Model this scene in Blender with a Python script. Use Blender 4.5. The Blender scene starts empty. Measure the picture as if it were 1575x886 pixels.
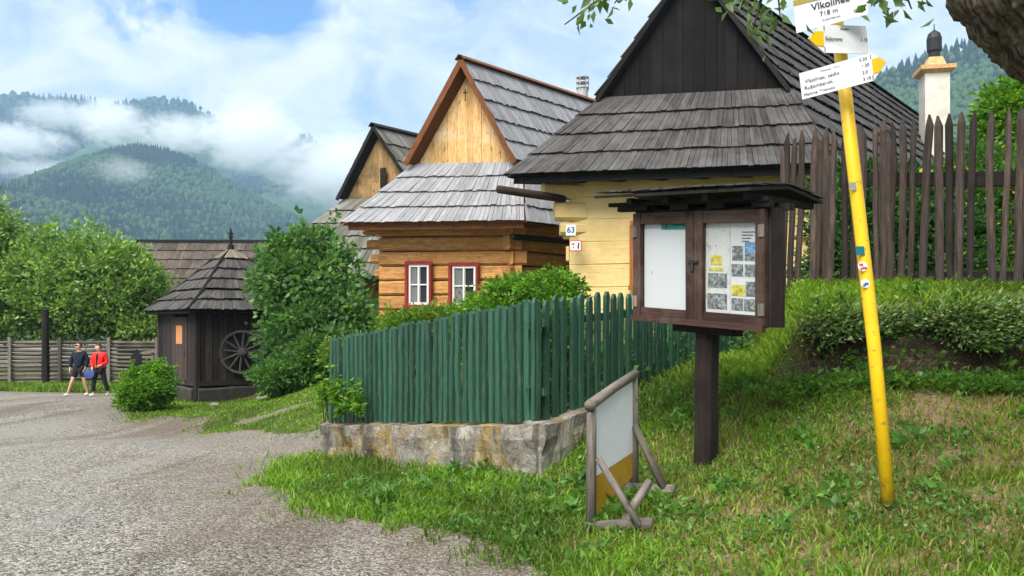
import bpy, math, random
import numpy as np
from mathutils import Vector, Matrix, noise as mnoise
random.seed(11)
rng = np.random.default_rng(11)
C = bpy.context.scene.collection
F, CX, YH, EYE = 1300.0, 787.5, 500.0, 1.65      # survey values of the camera the place was measured with
Z = Vector((0, 0, 1))
def P(px, py, d): return Vector(((px-CX)/F*d, d, EYE+(YH-py)/F*d))
def zr(y): return -0.024*(y-5.5)
def G(px, py):                                    # point of the road plane
    d = 1.518/((py-YH)/F-0.024)
    return ((px-CX)/F*d, d)
def lerp(a, b, t): return a+(b-a)*t
def sstep(a, b, x):
    t = np.clip((x-a)/(b-a), 0, 1); return t*t*(3-2*t)
# ------------------------------------------------------------------ objects
ORG = {}
def tag(o, label=None, cat=None, group=None, kind=None):
    if label: o['label'] = label
    if cat: o['category'] = cat
    if group: o['group'] = group
    if kind: o['kind'] = kind
    return o
def thing(name, loc, label, cat, group=None):
    o = bpy.data.objects.new(name, None); C.objects.link(o)
    o.empty_display_size = 0.2
    o.location = loc; ORG[o.name] = Vector(loc)
    return tag(o, label, cat, group)
def link(name, me, m, parent=None, org=None):
    o = bpy.data.objects.new(name, me); C.objects.link(o)
    if m: me.materials.append(m)
    if parent:
        o.parent = parent; ORG[o.name] = ORG[parent.name]
    else:
        ORG[o.name] = Vector(org or (0, 0, 0)); o.location = ORG[o.name]
    return o
class MB:
    def __init__(s): s.v = []; s.f = []; s.uv = []; s.t = []
    def add(s, vs, fs, uvs, tint=None):
        b = len(s.v); tint = random.random() if tint is None else tint
        s.v += [tuple(p) for p in vs]; s.t += [tint]*len(vs)
        for f, u in zip(fs, uvs):
            s.f.append([b+i for i in f]); s.uv.append(u)
    def sweep(s, rings, tint=None, cap=True, us=None):
        """rings: list of equal-length closed point lists"""
        n = len(rings[0]); vs = [p for r in rings for p in r]; fs = []; uvs = []
        off = random.random()*40; ov = random.random()*7
        L = [0]
        for a, b in zip(rings, rings[1:]): L.append(L[-1]+(sum((Vector(p) for p in b), Vector())/n-sum((Vector(p) for p in a), Vector())/n).length)
        per = [0]
        for i in range(n): per.append(per[-1]+(Vector(rings[0][(i+1) % n])-Vector(rings[0][i])).length)
        for k in range(len(rings)-1):
            for i in range(n):
                j = (i+1) % n
                fs.append([k*n+i, k*n+j, (k+1)*n+j, (k+1)*n+i])
                uvs.append([(L[k]+off, per[i]+ov), (L[k]+off, per[i+1]+ov), (L[k+1]+off, per[i+1]+ov), (L[k+1]+off, per[i]+ov)])
        if cap:
            for k in (0, len(rings)-1):
                idx = list(range(k*n, k*n+n)); 
                if k == 0: idx = idx[::-1]
                fs.append(idx); uvs.append([(off+0.02*(i % 2), ov+per[i % n]) for i in range(n)])
        s.add(vs, fs, uvs, tint)
    def tube(s, pts, radii, n=8, tint=None, cap=True, wob=0, up=None):
        pts = [Vector(p) for p in pts]
        if not hasattr(radii, '__len__'): radii = [radii]*len(pts)
        rings = []; side = None
        for i, p in enumerate(pts):
            d = (pts[min(i+1, len(pts)-1)]-pts[max(i-1, 0)]).normalized()
            if side is None:
                side = d.cross(up or (Z if abs(d.z) < .9 else Vector((1, 0, 0)))).normalized()
            side = (side-d*side.dot(d)).normalized(); o = d.cross(side)
            r = radii[i]
            rings.append([p+(side*math.cos(a)+o*math.sin(a))*r*(1+wob*random.uniform(-1, 1)) for a in [2*math.pi*k/n for k in range(n)]])
        s.sweep(rings, tint, cap)
    def beam(s, p0, p1, w, h, up=Z, tint=None, ch=0.0, segs=1, wob=0.0):
        p0, p1 = Vector(p0), Vector(p1); d = (p1-p0).normalized()
        side = d.cross(Vector(up)).normalized(); u = side.cross(d)
        c = min(ch, w*.4, h*.4)
        if c > 0: sec = [(-w/2+c, -h/2), (w/2-c, -h/2), (w/2, -h/2+c), (w/2, h/2-c), (w/2-c, h/2), (-w/2+c, h/2), (-w/2, h/2-c), (-w/2, -h/2+c)]
        else: sec = [(-w/2, -h/2), (w/2, -h/2), (w/2, h/2), (-w/2, h/2)]
        rings = []
        for k in range(segs+1):
            q = p0.lerp(p1, k/segs)
            if wob: q = q+side*random.uniform(-wob, wob)+u*random.uniform(-wob, wob)
            rings.append([q+side*a+u*b for a, b in sec])
        s.sweep(rings, tint)
    def hexa(s, lo, hi, tint=None):                # two 4-point rings
        s.sweep([lo, hi], tint)
    def slab(s, pts, n, th, tint=None):            # polygon extruded by -n*th
        n = Vector(n).normalized(); pts = [Vector(p) for p in pts]
        s.sweep([[p-n*th for p in pts], pts], tint)
    def build(s, name, m, parent=None, org=None, smooth=False):
        o3 = ORG[parent.name] if parent else Vector(org or (0, 0, 0))
        me = bpy.data.meshes.new(name)
        me.from_pydata([(p[0]-o3.x, p[1]-o3.y, p[2]-o3.z) for p in s.v], [], s.f)
        uvl = me.uv_layers.new(name='UVMap')
        uvl.data.foreach_set('uv', [c for u in s.uv for q in u for c in q])
        at = me.attributes.new('tint', 'FLOAT', 'POINT'); at.data.foreach_set('value', s.t)
        import bmesh
        bm = bmesh.new(); bm.from_mesh(me); bmesh.ops.recalc_face_normals(bm, faces=bm.faces); bm.to_mesh(me); bm.free()
        if smooth: me.polygons.foreach_set('use_smooth', [True]*len(me.polygons))
        me.update()
        return link(name, me, m, parent, org)
def np_mesh(name, v, faces, k, m, parent=None, org=None, col=None, attrs=None, smooth=False):
    """v (N,3) array, faces (M,k)"""
    o3 = ORG[parent.name] if parent else Vector(org or (0, 0, 0))
    v = np.asarray(v, dtype=np.float32)-np.array(o3, dtype=np.float32)
    me = bpy.data.meshes.new(name); M = len(faces)
    me.vertices.add(len(v)); me.vertices.foreach_set('co', v.ravel())
    me.loops.add(M*k); me.loops.foreach_set('vertex_index', np.asarray(faces, dtype=np.int32).ravel())
    me.polygons.add(M); me.polygons.foreach_set('loop_start', np.arange(0, M*k, k, dtype=np.int32))
    if col is not None:
        a = me.attributes.new('col', 'FLOAT_COLOR', 'POINT')
        c = np.ones((len(v), 4), dtype=np.float32); c[:, :3] = col; a.data.foreach_set('color', c.ravel())
    for nm, arr in (attrs or {}).items():
        a = me.attributes.new(nm, 'FLOAT', 'POINT'); a.data.foreach_set('value', np.asarray(arr, dtype=np.float32))
    if smooth: me.polygons.foreach_set('use_smooth', np.ones(M, dtype=bool))
    me.update(calc_edges=True)
    return link(name, me, m, parent, org)
# ------------------------------------------------------------------ materials
class N:
    def __init__(s, name):
        s.m = bpy.data.materials.new(name); s.m.use_nodes = True; s.t = s.m.node_tree
        s.b = s.t.nodes['Principled BSDF']; s.out = s.t.nodes['Material Output']
    def n(s, typ, **kw):
        x = s.t.nodes.new(typ)
        for k, v in kw.items():
            if k.startswith('i_'):
                key = k[2:]; key = int(key) if key.isdigit() else key.replace('_', ' ')
                if hasattr(v, 'is_output'): s.t.links.new(v, x.inputs[key])
                else: x.inputs[key].default_value = v
            else: setattr(x, k, v)
        return x
    def l(s, a, b): s.t.links.new(a, b)
    def noise(s, vec, scale, detail=4, rough=.55, dist=0):
        return s.n('ShaderNodeTexNoise', i_Vector=vec, i_Scale=scale, i_Detail=detail, i_Roughness=rough, i_Distortion=dist).outputs['Fac']
    def ramp(s, fac, *st):
        r = s.n('ShaderNodeValToRGB', i_Fac=fac); e = r.color_ramp.elements
        while len(e) < len(st): e.new(0.5)
        for x, (p, c) in zip(e, st): x.position = p; x.color = (*c, 1) if hasattr(c, '__len__') else (c, c, c, 1)
        return r.outputs['Color']
    def math(s, op, a, b=0.0, clamp=False):
        return s.n('ShaderNodeMath', operation=op, use_clamp=clamp, i_0=a, i_1=b).outputs[0]
    def mix(s, f, a, b, mode='MIX'):
        x = s.n('ShaderNodeMix', data_type='RGBA', blend_type=mode)
        for k, v in ((0, f), (6, a), (7, b)):
            if hasattr(v, 'is_output'): s.l(v, x.inputs[k])
            else: x.inputs[k].default_value = v if k == 0 else (*v, 1)
        return x.outputs[2]
    def attr(s, name, out='Fac'): return s.n('ShaderNodeAttribute', attribute_name=name).outputs[out]
    def map(s, vec, scale=(1, 1, 1), loc=(0, 0, 0), rot=(0, 0, 0)): return s.n('ShaderNodeMapping', i_Vector=vec, i_Scale=scale, i_Location=loc, i_Rotation=rot).outputs[0]
    def coord(s, o='Object'): return s.n('ShaderNodeTexCoord').outputs[o]
    def bump(s, h, strength=.5, dist=.01):
        b = s.n('ShaderNodeBump', i_Height=h, i_Strength=strength, i_Distance=dist); s.l(b.outputs[0], s.b.inputs['Normal'])
    def fin(s, col, rough=.8, spec=.3):
        for v, k in ((col, 'Base Color'), (rough, 'Roughness'), (spec, 'Specular IOR Level')):
            if hasattr(v, 'is_output'): s.l(v, s.b.inputs[k])
            else: s.b.inputs[k].default_value = (*v, 1) if hasattr(v, '__len__') else v
        return s.m
def m_basic(name, c, var=.25, scale=6, rough=.8, bump=.2, spec=.3, bscale=None):
    k = N(name); co = k.coord(); f = k.noise(co, scale, 6, .65)
    col = k.ramp(f, (.25, [x*(1-var) for x in c]), (.75, [min(1, x*(1+var)) for x in c]))
    if bump: k.bump(k.noise(co, bscale or scale*6, 5, .7), bump, .01)
    return k.fin(col, rough, spec)
def m_wood(name, ca, cb, grain=22, tintv=.5, weather=None, wamt=.4, rough=.85, bump=.5, spots=0.0, streak=1.0):
    """grain runs along the first UV axis"""
    k = N(name); uv = k.coord('UV')
    g = k.noise(k.map(uv, (1.3, grain, 1)), 1.0, 6, .65, .6)
    f2 = k.noise(k.map(uv, (5, grain*5, 1)), 1.0, 3, .6)
    col = k.ramp(g, (.28, ca), (.72, cb))
    col = k.mix(k.math('MULTIPLY', k.ramp(f2, (.42, 1.0), (.56, 0.0)), .45*streak), col, [x*.35 for x in ca])
    t = k.attr('tint')
    tv = k.ramp(t, (0, [1-tintv]*3), (1, [1+tintv*.55]*3))
    col = k.mix(1.0, col, tv, 'MULTIPLY')
    if weather is not None:
        w = k.noise(k.coord('Object'), 1.1, 7, .7, .4)
        col = k.mix(k.math('MULTIPLY', k.ramp(w, (.45, 0.0), (.68, 1.0)), wamt), col, weather)
    if spots:
        w = k.noise(k.map(uv, (7, 9, 1)), 1.0, 3, .5)
        col = k.mix(k.math('MULTIPLY', k.ramp(w, (.62, 0.0), (.7, 1.0)), spots), col, [x*.3 for x in ca])
    k.bump(k.math('ADD', g, k.math('MULTIPLY', f2, .6)), bump, .012)
    return k.fin(col, rough, .25)
def m_leaf(name, trans=.35, rough=.55):
    k = N(name); col = k.attr('col', 'Color')
    k.fin(col, rough, .35)
    tr = k.n('ShaderNodeBsdfTranslucent', i_Color=k.mix(1.0, col, (1.5, 1.6, .7), 'MULTIPLY'))
    mx = k.n('ShaderNodeMixShader', i_0=trans); k.l(k.b.outputs[0], mx.inputs[1]); k.l(tr.outputs[0], mx.inputs[2])
    k.l(mx.outputs[0], k.out.inputs[0]); return k.m
MT = {}
MT['leaf'] = m_leaf('leaf', .42, .5); MT['blade'] = m_leaf('grass_blade', .42, .5); MT['pebble'] = m_leaf('pebble', 0.0, .9); MT['far_tree'] = m_leaf('far_tree', .1, .8)
MT['shingle_dark'] = m_wood('shingle_dark', (.038, .034, .033), (.125, .117, .115), 34, .38, (.17, .165, .16), .5, streak=1.3)
MT['shingle_silver'] = m_wood('shingle_silver', (.2, .2, .208), (.46, .46, .48), 34, .22, (.33, .34, .37), .45, streak=1.2)
MT['shingle_moss'] = m_wood('shingle_moss', (.12, .115, .1), (.3, .29, .265), 26, .5, (.09, .1, .05), .6)
MT['shingle_brown'] = m_wood('shingle_brown', (.06, .048, .038), (.15, .12, .098), 26, .4, (.2, .18, .16), .4)
MT['shingle_hut'] = m_wood('shingle_hut', (.04, .036, .034), (.14, .13, .122), 30, .4, (.2, .185, .165), .3)
MT['shingle_pale'] = m_wood('shingle_pale', (.16, .14, .1), (.32, .28, .21), 26, .4)
MT['deck_dark'] = m_wood('deck_dark', (.012, .011, .011), (.03, .027, .025), 14, .4)
MT['deck_orange'] = m_wood('deck_orange', (.14, .05, .02), (.28, .11, .04), 14, .4)
MT['gable_black'] = m_wood('gable_black', (.0035, .003, .0032), (.0105, .009, .009), 18, .6, (.024, .020, .018), .35)
MT['gable_honey'] = m_wood('gable_honey', (.56, .31, .10), (.86, .57, .26), 12, .25, (.80, .66, .44), .6, spots=.85)
MT['gable_old'] = m_wood('gable_old', (.42, .25, .09), (.66, .44, .2), 14, .35, (.05, .045, .04), .95, spots=.8)
MT['log_orange'] = m_wood('log_orange', (.42, .18, .05), (.82, .46, .17), 9, .22, (.5, .22, .07), .4, spots=.5)
MT['log_shadow'] = m_basic('log_shadow', (.05, .022, .01), .4)
MT['wood_black'] = m_wood('wood_black', (.012, .010, .010), (.03, .025, .024), 16, .5)
MT['wood_dark'] = m_wood('wood_dark', (.016, .011, .009), (.05, .032, .025), 18, .5, (.085, .07, .06), .3)
MT['hut_wall'] = m_wood('hut_wall', (.017, .013, .012), (.06, .046, .042), 16, .55, (.05, .044, .042), .35)
MT['wheel_grey'] = m_wood('wheel_grey', (.035, .033, .032), (.10, .095, .09), 14, .4)
MT['wood_red'] = m_wood('wood_red', (.036, .019, .014), (.10, .052, .038), 18, .45, (.15, .12, .1), .65)
MT['wood_grey'] = m_wood('wood_grey', (.1, .085, .07), (.3, .26, .22), 20, .35, (.16, .15, .12), .3, spots=.5)
MT['picket_dark'] = m_wood('picket_dark', (.022, .016, .0135), (.12, .085, .066), 14, .75, (.04, .04, .044), .55)
MT['pole_fence'] = m_wood('pole_fence', (.075, .065, .05), (.24, .215, .17), 14, .5)
MT['hut_door'] = m_wood('hut_door', (.05, .032, .027), (.11, .075, .065), 14, .3)
MT['paper_orange'] = m_basic('paper_orange', (.55, .24, .1), .15, 10, bump=0)
MT['white_paint'] = m_basic('white_paint', (.78, .78, .77), .06, 8, .5, .05)
MT['chimney_white'] = m_basic('chimney_white', (.60, .575, .50), .22, 3, .9, .3)
MT['red_frame'] = m_wood('red_frame', (.22, .03, .022), (.34, .05, .035), 14, .15)
MT['orange_frame'] = m_wood('orange_frame', (.3, .1, .03), (.45, .17, .05), 14, .15)
MT['curtain'] = m_basic('curtain', (.26, .27, .27), .12, 25, .9, .1)
MT['dark_room'] = m_basic('dark_room', (.03, .03, .035), .2)
MT['iron'] = m_basic('iron', (.025, .025, .027), .3, 20, .5, .2)
MT['zinc'] = m_basic('zinc', (.4, .41, .42), .2, 20, .45, .1)
MT['clay'] = m_basic('clay', (.6, .36, .17), .4, 14, .9, .4)
MT['stone'] = m_basic('stone', (.2, .185, .165), .45, 4, .9, .6)
MT['stone_dark'] = m_basic('stone_dark', (.042, .038, .034), .5, 4, .9, .6)
MT['sign_white'] = m_basic('sign_white', (.80, .82, .84), .05, 9, .45, .02)
MT['sign_olive'] = m_basic('sign_olive', (.42, .33, .06), .1, 9, .5, .02)
MT['ink'] = m_basic('ink', (.03, .03, .035), .1, bump=0)
MT['ink_soft'] = m_basic('ink_soft', (.12, .12, .13), .1, bump=0)
MT['sign_yellow'] = m_basic('sign_yellow', (.86, .5, .005), .06, 9, .45, .02)
MT['ink_blue'] = m_basic('ink_blue', (.03, .12, .28), .1, bump=0)
MT['red_paint'] = m_basic('red_paint', (.6, .06, .06), .1, bump=0)
MT['teal'] = m_basic('teal', (.06, .36, .28), .1, 10, .6, 0)
MT['teal_dark'] = m_basic('teal_dark', (.01, .14, .17), .1, 10, .6, 0)
MT['paper_white'] = m_basic('paper_white', (.74, .77, .77), .05, 5, .7, .05)
MT['skin'] = m_basic('skin', (.55, .32, .22), .08, 12, .55, .05)
MT['hair'] = m_basic('hair', (.05, .025, .017), .3, 40, .6, .3)
MT['navy_cloth'] = m_basic('navy_cloth', (.012, .016, .03), .3, 14, .9, .2)
MT['black_cloth'] = m_basic('black_cloth', (.012, .013, .015), .3, 14, .9, .2)
MT['red_cloth'] = m_basic('red_cloth', (.8, .015, .012), .15, 14, .7, .2)
MT['blue_cloth'] = m_basic('blue_cloth', (.05, .08, .26), .2, 14, .8, .2)
MT['shoe_white'] = m_basic('shoe_white', (.75, .74, .72), .1, 20, .6, .1)
def _glass():
    k = N('window_glass'); k.fin((.02, .022, .025), .06, .5)
    tr = k.n('ShaderNodeBsdfTransparent'); mx = k.n('ShaderNodeMixShader', i_0=.10)
    k.l(tr.outputs[0], mx.inputs[1]); k.l(k.b.outputs[0], mx.inputs[2]); k.l(mx.outputs[0], k.out.inputs[0]); return k.m
MT['glass'] = _glass()
def _yellowpaint():
    k = N('yellow_enamel'); co = k.coord(); f = k.noise(co, 7, 6, .7)
    col = k.ramp(f, (.3, (.78, .47, .005)), (.7, (.86, .56, .012)))
    col = k.mix(k.ramp(k.noise(co, 22, 5, .7), (.6, 0.0), (.66, .75)), col, (.28, .18, .05)); gz_ = k.n('ShaderNodeSeparateXYZ', i_Vector=co).outputs[2]; col = k.mix(k.math('MULTIPLY', k.ramp(gz_, (.0, 1.0), (.22, 0.0)), k.ramp(k.noise(co, 14, 5, .7), (.35, 1.0), (.6, .2))), col, (.12, .085, .035))
    k.bump(k.noise(co, 60, 3), .15, .004); return k.fin(col, .42, .5)
MT['yellow'] = _yellowpaint()
def _green():
    k = N('green_paint'); uv = k.coord('UV')
    g = k.noise(k.map(uv, (2, 28, 1)), 1, 6, .7, .3)
    col = k.ramp(g, (.25, (.009, .042, .025)), (.75, (.030, .10, .06)))
    col = k.mix(1.0, col, k.ramp(k.attr('tint'), (0, .72), (1, 1.25)), 'MULTIPLY')
    w = k.noise(k.map(uv, (6, 30, 1)), 1, 4, .7)
    col = k.mix(k.ramp(w, (.55, 0.0), (.66, .7)), col, (.085, .115, .085))
    w2 = k.noise(k.map(uv, (11, 40, 1)), 1, 3, .6); col = k.mix(k.ramp(w2, (.66, 0.0), (.69, .8)), col, (.13, .115, .09))
    k.bump(g, .35, .01); return k.fin(col, .6, .35)
MT['green_paint'] = _green()
def _plaster():
    k = N('yellow_limewash'); co = k.coord(); uv = k.coord('UV')
    f = k.noise(co, 1.6, 7, .65); col = k.ramp(f, (.3, (.62, .45, .18)), (.7, (.80, .62, .29)))
    cr = k.noise(k.map(uv, (.7, 9, 1)), 1.6, 5, .6, .8)
    col = k.mix(k.ramp(cr, (.66, 0.0), (.72, .35)), col, (.36, .24, .1))
    k.bump(k.math('ADD', k.noise(co, 9, 6, .7), k.noise(k.map(uv, (1, 12, 1)), 1.2, 4)), .45, .03)
    return k.fin(col, .92, .15)
MT['limewash'] = _plaster()
def _concrete():
    k = N('lichen_concrete'); co = k.coord()
    f = k.noise(co, 3.2, 8, .72, .5); col = k.ramp(f, (.3, (.085, .078, .066)), (.47, (.25, .23, .195)), (.62, (.42, .39, .33)))
    y = k.noise(k.map(co, (1, 1, .55)), 2.4, 6, .6, .6)
    col = k.mix(k.math('MULTIPLY', k.ramp(y, (.48, 0.0), (.6, 1.0)), .75), col, (.36, .23, .04))
    d = k.noise(k.map(co, (2.2, 2.2, .5), (4, 2, 1)), 1.5, 7, .75)
    col = k.mix(k.ramp(d, (.5, 0.0), (.6, .8)), col, (.07, .063, .053))
    sp = k.noise(co, 16, 4, .6); col = k.mix(k.ramp(sp, (.62, 0.0), (.68, .8)), col, (.5, .49, .43))
    ck = k.math('ABSOLUTE', k.math('SUBTRACT', k.noise(k.map(co, (1, 1, 1.3), (3, 1, 2)), .9, 8, .7, .4), .5))
    col = k.mix(k.ramp(ck, (0.0, .7), (.006, 0.0)), col, (.05, .045, .036))
    k.bump(k.math('ADD', k.noise(co, 7, 9, .75), k.math('MULTIPLY', f, 1.5)), .9, .05); return k.fin(col, .95, .15)
MT['concrete'] = _concrete()
def _ground():
    k = N('ground_mix'); co = k.coord('Object')
    # gravel: stones of two sizes
    v1 = k.n('ShaderNodeTexVoronoi', i_Vector=co, i_Scale=44, i_Randomness=1.0)
    v2 = k.n('ShaderNodeTexVoronoi', i_Vector=co, i_Scale=92, i_Randomness=1.0)
    s1 = k.n('ShaderNodeSeparateColor', i_Color=v1.outputs['Color']).outputs[0]
    s2 = k.n('ShaderNodeSeparateColor', i_Color=v2.outputs['Color']).outputs[1]
    st = k.math('ADD', k.math('MULTIPLY', s1, .55), k.math('MULTIPLY', s2, .45))
    gc = k.ramp(st, (.12, (.03, .028, .024)), (.36, (.145, .136, .118)), (.58, (.29, .268, .23)), (.88, (.56, .52, .45)))
    n1 = k.noise(co, .45, 6, .6, .5)
    gc = k.mix(k.math('MULTIPLY', k.ramp(n1, (.5, 0.0), (.66, 1.0)), .45), gc, k.mix(1.0, gc, (.74, .79, .87), 'MULTIPLY'))
    n2 = k.noise(k.map(co, (.55, .55, 1), (7, 3, 0)), 1, 6, .65)
    gc = k.mix(k.math('MULTIPLY', k.ramp(n2, (.5, 0.0), (.7, 1.0)), .5), gc, (.19, .15, .11))
    n3 = k.noise(k.map(co, (.9, .5, 1), (1, 9, 0)), 1, 6, .65)
    gc = k.mix(k.math('MULTIPLY', k.ramp(n3, (.58, 0.0), (.68, 1.0)), .4), gc, k.mix(1.0, gc, (.5, .53, .6), 'MULTIPLY'))
    tr_ = k.noise(k.map(co, (.95, .12, 1), (2, 0, 0), (0, 0, -.62)), 1, 4, .55, .3)
    gc = k.mix(k.ramp(tr_, (.48, 0.0), (.58, .8)), gc, k.mix(.6, gc, (.29, .272, .24)))
    gc = k.mix(k.ramp(tr_, (.36, .75), (.46, 0.0)), gc, k.mix(1.0, gc, (.60, .56, .50), 'MULTIPLY'))
    # dirt rim
    nz = k.noise(co, 9, 6, .7)
    soil = k.ramp(k.noise(co, 17, 9, .85), (.36, (.006, .005, .004)), (.5, (.032, .023, .015)), (.66, (.11, .078, .05)))
    rim = k.attr('rim'); gr = k.attr('grass'); so = k.attr('soil')
    gc = k.mix(k.math('MULTIPLY', k.math('ADD', rim, k.math('MULTIPLY', k.math('SUBTRACT', nz, .5), .8), True), .9, True), gc, k.mix(.42, k.mix(.3, (.18, .128, .085), soil), gc))
    straw = k.ramp(k.noise(co, 30, 5, .75), (.3, (.09, .06, .03)), (.7, (.3, .22, .11)))
    turf = k.ramp(k.noise(co, 11, 7, .75), (.3, (.028, .045, .012)), (.7, (.085, .12, .03)))
    gcol = k.mix(k.ramp(k.noise(co, 1.7, 5, .7), (.5, 0.0), (.68, .8)), turf, straw)
    gcol = k.mix(k.math('ADD', so, k.math('MULTIPLY', k.math('SUBTRACT', nz, .5), .9), True), gcol, soil)
    lit = k.ramp(k.noise(co, 38, 6, .8), (.3, (.05, .03, .016)), (.48, (.19, .125, .065)), (.68, (.42, .31, .17)))
    gcol = k.mix(k.math('MULTIPLY', k.math('ADD', k.attr('litter'), k.math('MULTIPLY', k.math('SUBTRACT', nz, .5), .7), True), 1.3, True), gcol, lit)
    edge = k.math('ADD', gr, k.math('MULTIPLY', k.math('SUBTRACT', nz, .5), 1.1))
    fm = k.ramp(edge, (.42, 0.0), (.58, 1.0))
    col = k.mix(fm, gc, gcol)
    hgt = k.math('ADD', k.math('MULTIPLY', v1.outputs['Distance'], -.6), k.math('MULTIPLY', v2.outputs['Distance'], -.4))
    k.bump(k.math('ADD', hgt, k.math('MULTIPLY', nz, .4)), .9, .03)
    return k.fin(col, .9, .25)
MT['ground'] = _ground()
# ------------------------------------------------------------------ terrain
CTL = [(x, y, zr(y)) for x, y in [(-12, 4), (-12, 9), (-12, 15), (-15, 25), (-6, 4.5), (-6, 9), (-6, 13), (-8, 20), (-3.2, 5), (-3.2, 8), (-5, 16),
       (-10, 30), (-20, 30), (-1.2, 4.5), (0, 3.2), (-11, 25), (-25, 20), (-4, 1), (-9, 22), (-7, 24), (-3.3, 11), (-4, 13)]]
CTL += [(x, y, zr(y)+.02) for x, y in [(-2.7, 9.02), (-1.8, 7.62), (-.79, 6.95), (-.22, 6.15), (.14, 5.57)]]
CTL += [(-2.5, 11.3, -.11), (.237, 8.1, .18), (-1.1, 9.6, .03), (.58, 6.3, .09), (1.01, 7.0, .27), (1.3, 6.7, .27), (1.68, 7.3, .46), (2.38, 5.3, .51),
        (1.39, 9.2, .86), (3.1, 11.3, 1.3), (2.4, 8.5, 1.02), (3.4, 8.0, 1.08), (5.5, 7.3, 1.12), (4, 6, .74), (5.2, 4.8, .7), (3.2, 4.2, .5), (2.2, 3.0, .25), (1.2, 4.6, .22),
        (1.0, 2.0, .06), (.75, 5.3, .14), (5, 2, .6), (8, 6, 1.1), (0, 12, 1.0), (-1.5, 13.5, .75), (1, 16.5, 1.75), (5.5, 15.5, 2.1), (-3, 20.5, 1.1), (0, 20.5, 1.6), (-6, 26, .5),
        (8, 20, 2.4), (10, 12, 2.0), (3.5, 13, 1.7), (-5, 20.5, .1), (-4, 16, .1), (-3.2, 17, .3)]
CTL = np.array(CTL)
def _phi(r2): return np.where(r2 > 1e-9, .5*r2*np.log(np.maximum(r2, 1e-9)), 0)
def _fit():
    n = len(CTL); r2 = ((CTL[:, None, :2]-CTL[None, :, :2])**2).sum(-1)
    A = np.zeros((n+3, n+3)); A[:n, :n] = _phi(r2)+np.eye(n)*.02; A[:n, n] = 1; A[:n, n+1:] = CTL[:, :2]; A[n, :n] = 1; A[n+1:, :n] = CTL[:, :2].T
    b = np.zeros(n+3); b[:n] = CTL[:, 2]; return np.linalg.solve(A, b)
WT = _fit()
def vnoise(x, y, s):                        # cheap smooth value noise, vectorised
    x = np.asarray(x)*s; y = np.asarray(y)*s; xi = np.floor(x); yi = np.floor(y); fx = x-xi; fy = y-yi
    def hsh(a, b): q = np.sin(a*127.1+b*311.7)*43758.5453; return q-np.floor(q)
    fx = fx*fx*(3-2*fx); fy = fy*fy*(3-2*fy)
    return (hsh(xi, yi)*(1-fx)+hsh(xi+1, yi)*fx)*(1-fy)+(hsh(xi, yi+1)*(1-fx)+hsh(xi+1, yi+1)*fx)*fy
def fbm(x, y, s, o=4): return sum(vnoise(np.asarray(x)+i*17.3, np.asarray(y)-i*9.1, s*2**i)*.5**i for i in range(o))/sum(.5**i for i in range(o))
LA, LB = np.array((2.5, 8.62)), np.array((6.6, 7.6))            # front edge of the earth ledge
LD = (LB-LA)/np.linalg.norm(LB-LA); LN = np.array((-LD[1], LD[0]))
def ledge(x, y):
    rx, ry = x-LA[0], y-LA[1]; al = rx*LD[0]+ry*LD[1]; s = rx*LN[0]+ry*LN[1]
    return al, s+.42*(fbm(al, al*0+1, 1.1)-.5)+.12*(fbm(al, al*0+5, 5.0)-.5)
def h(x, y):
    x = np.asarray(x, float); y = np.asarray(y, float); shp = x.shape; x = x.ravel(); y = y.ravel()
    out = np.empty(len(x))
    for i in range(0, len(x), 20000):
        q = np.stack([x[i:i+20000], y[i:i+20000]], 1); r2 = ((q[:, None]-CTL[None, :, :2])**2).sum(-1)
        out[i:i+20000] = _phi(r2)@WT[:-3]+WT[-3]+q@WT[-2:]
    far = np.maximum(sstep(24, 40, y), np.maximum(sstep(12, 25, x), np.maximum(sstep(-14, -28, x), sstep(1, -6, y))))
    base = zr(np.clip(y, -5, 60))+np.clip(x-8, 0, 30)*.12-np.clip(y-60, 0, 400)*.02
    out = out*(1-far)+base*far
    al, s = ledge(x, y)
    plate = 1.70+.035*np.clip(al, -1, 5)+.25*np.clip(s, 0, 1.5)
    st = sstep(-.12, .07, s)*sstep(.02, .55, al)*(1-sstep(3.5, 7, s))*(1-sstep(5, 9, al))
    out = out+st*np.clip(plate-out, 0, 2)
    dm = np.maximum(np.hypot(x-1, y-7)-12, 0)
    out = out+(fbm(x, y, 2.3)-.5)*.05*grassmask(x, y)*np.exp(-dm*.1)+(fbm(x+5, y, 1.1)-.5)*.03
    return out.reshape(shp)
def hz(x, y): return float(h(np.array([x]), np.array([y]))[0])
def inpoly(x, y, poly):
    r = np.zeros(x.shape, bool); n = len(poly)
    for i in range(n):
        x0, y0 = poly[i]; x1, y1 = poly[(i+1) % n]
        if y0 == y1: continue
        c = ((y0 > y) != (y1 > y)) & (x < (x1-x0)*(y-y0)/(y1-y0)+x0); r ^= c
    return r
def sdpoly(x, y, poly):                     # signed distance, + inside
    d = np.full(x.shape, 1e9); n = len(poly)
    for i in range(n):
        ax, ay = poly[i]; bx, by = poly[(i+1) % n]; vx, vy = bx-ax, by-ay; L = vx*vx+vy*vy+1e-12
        t = np.clip(((x-ax)*vx+(y-ay)*vy)/L, 0, 1); d = np.minimum(d, np.hypot(x-ax-t*vx, y-ay-t*vy))
    return np.where(inpoly(x, y, poly), d, -d)
FC0, FC1, FC2 = (-2.50, 11.35), (.237, 8.2), (3.15, 11.25)      # green fence corners
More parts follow.
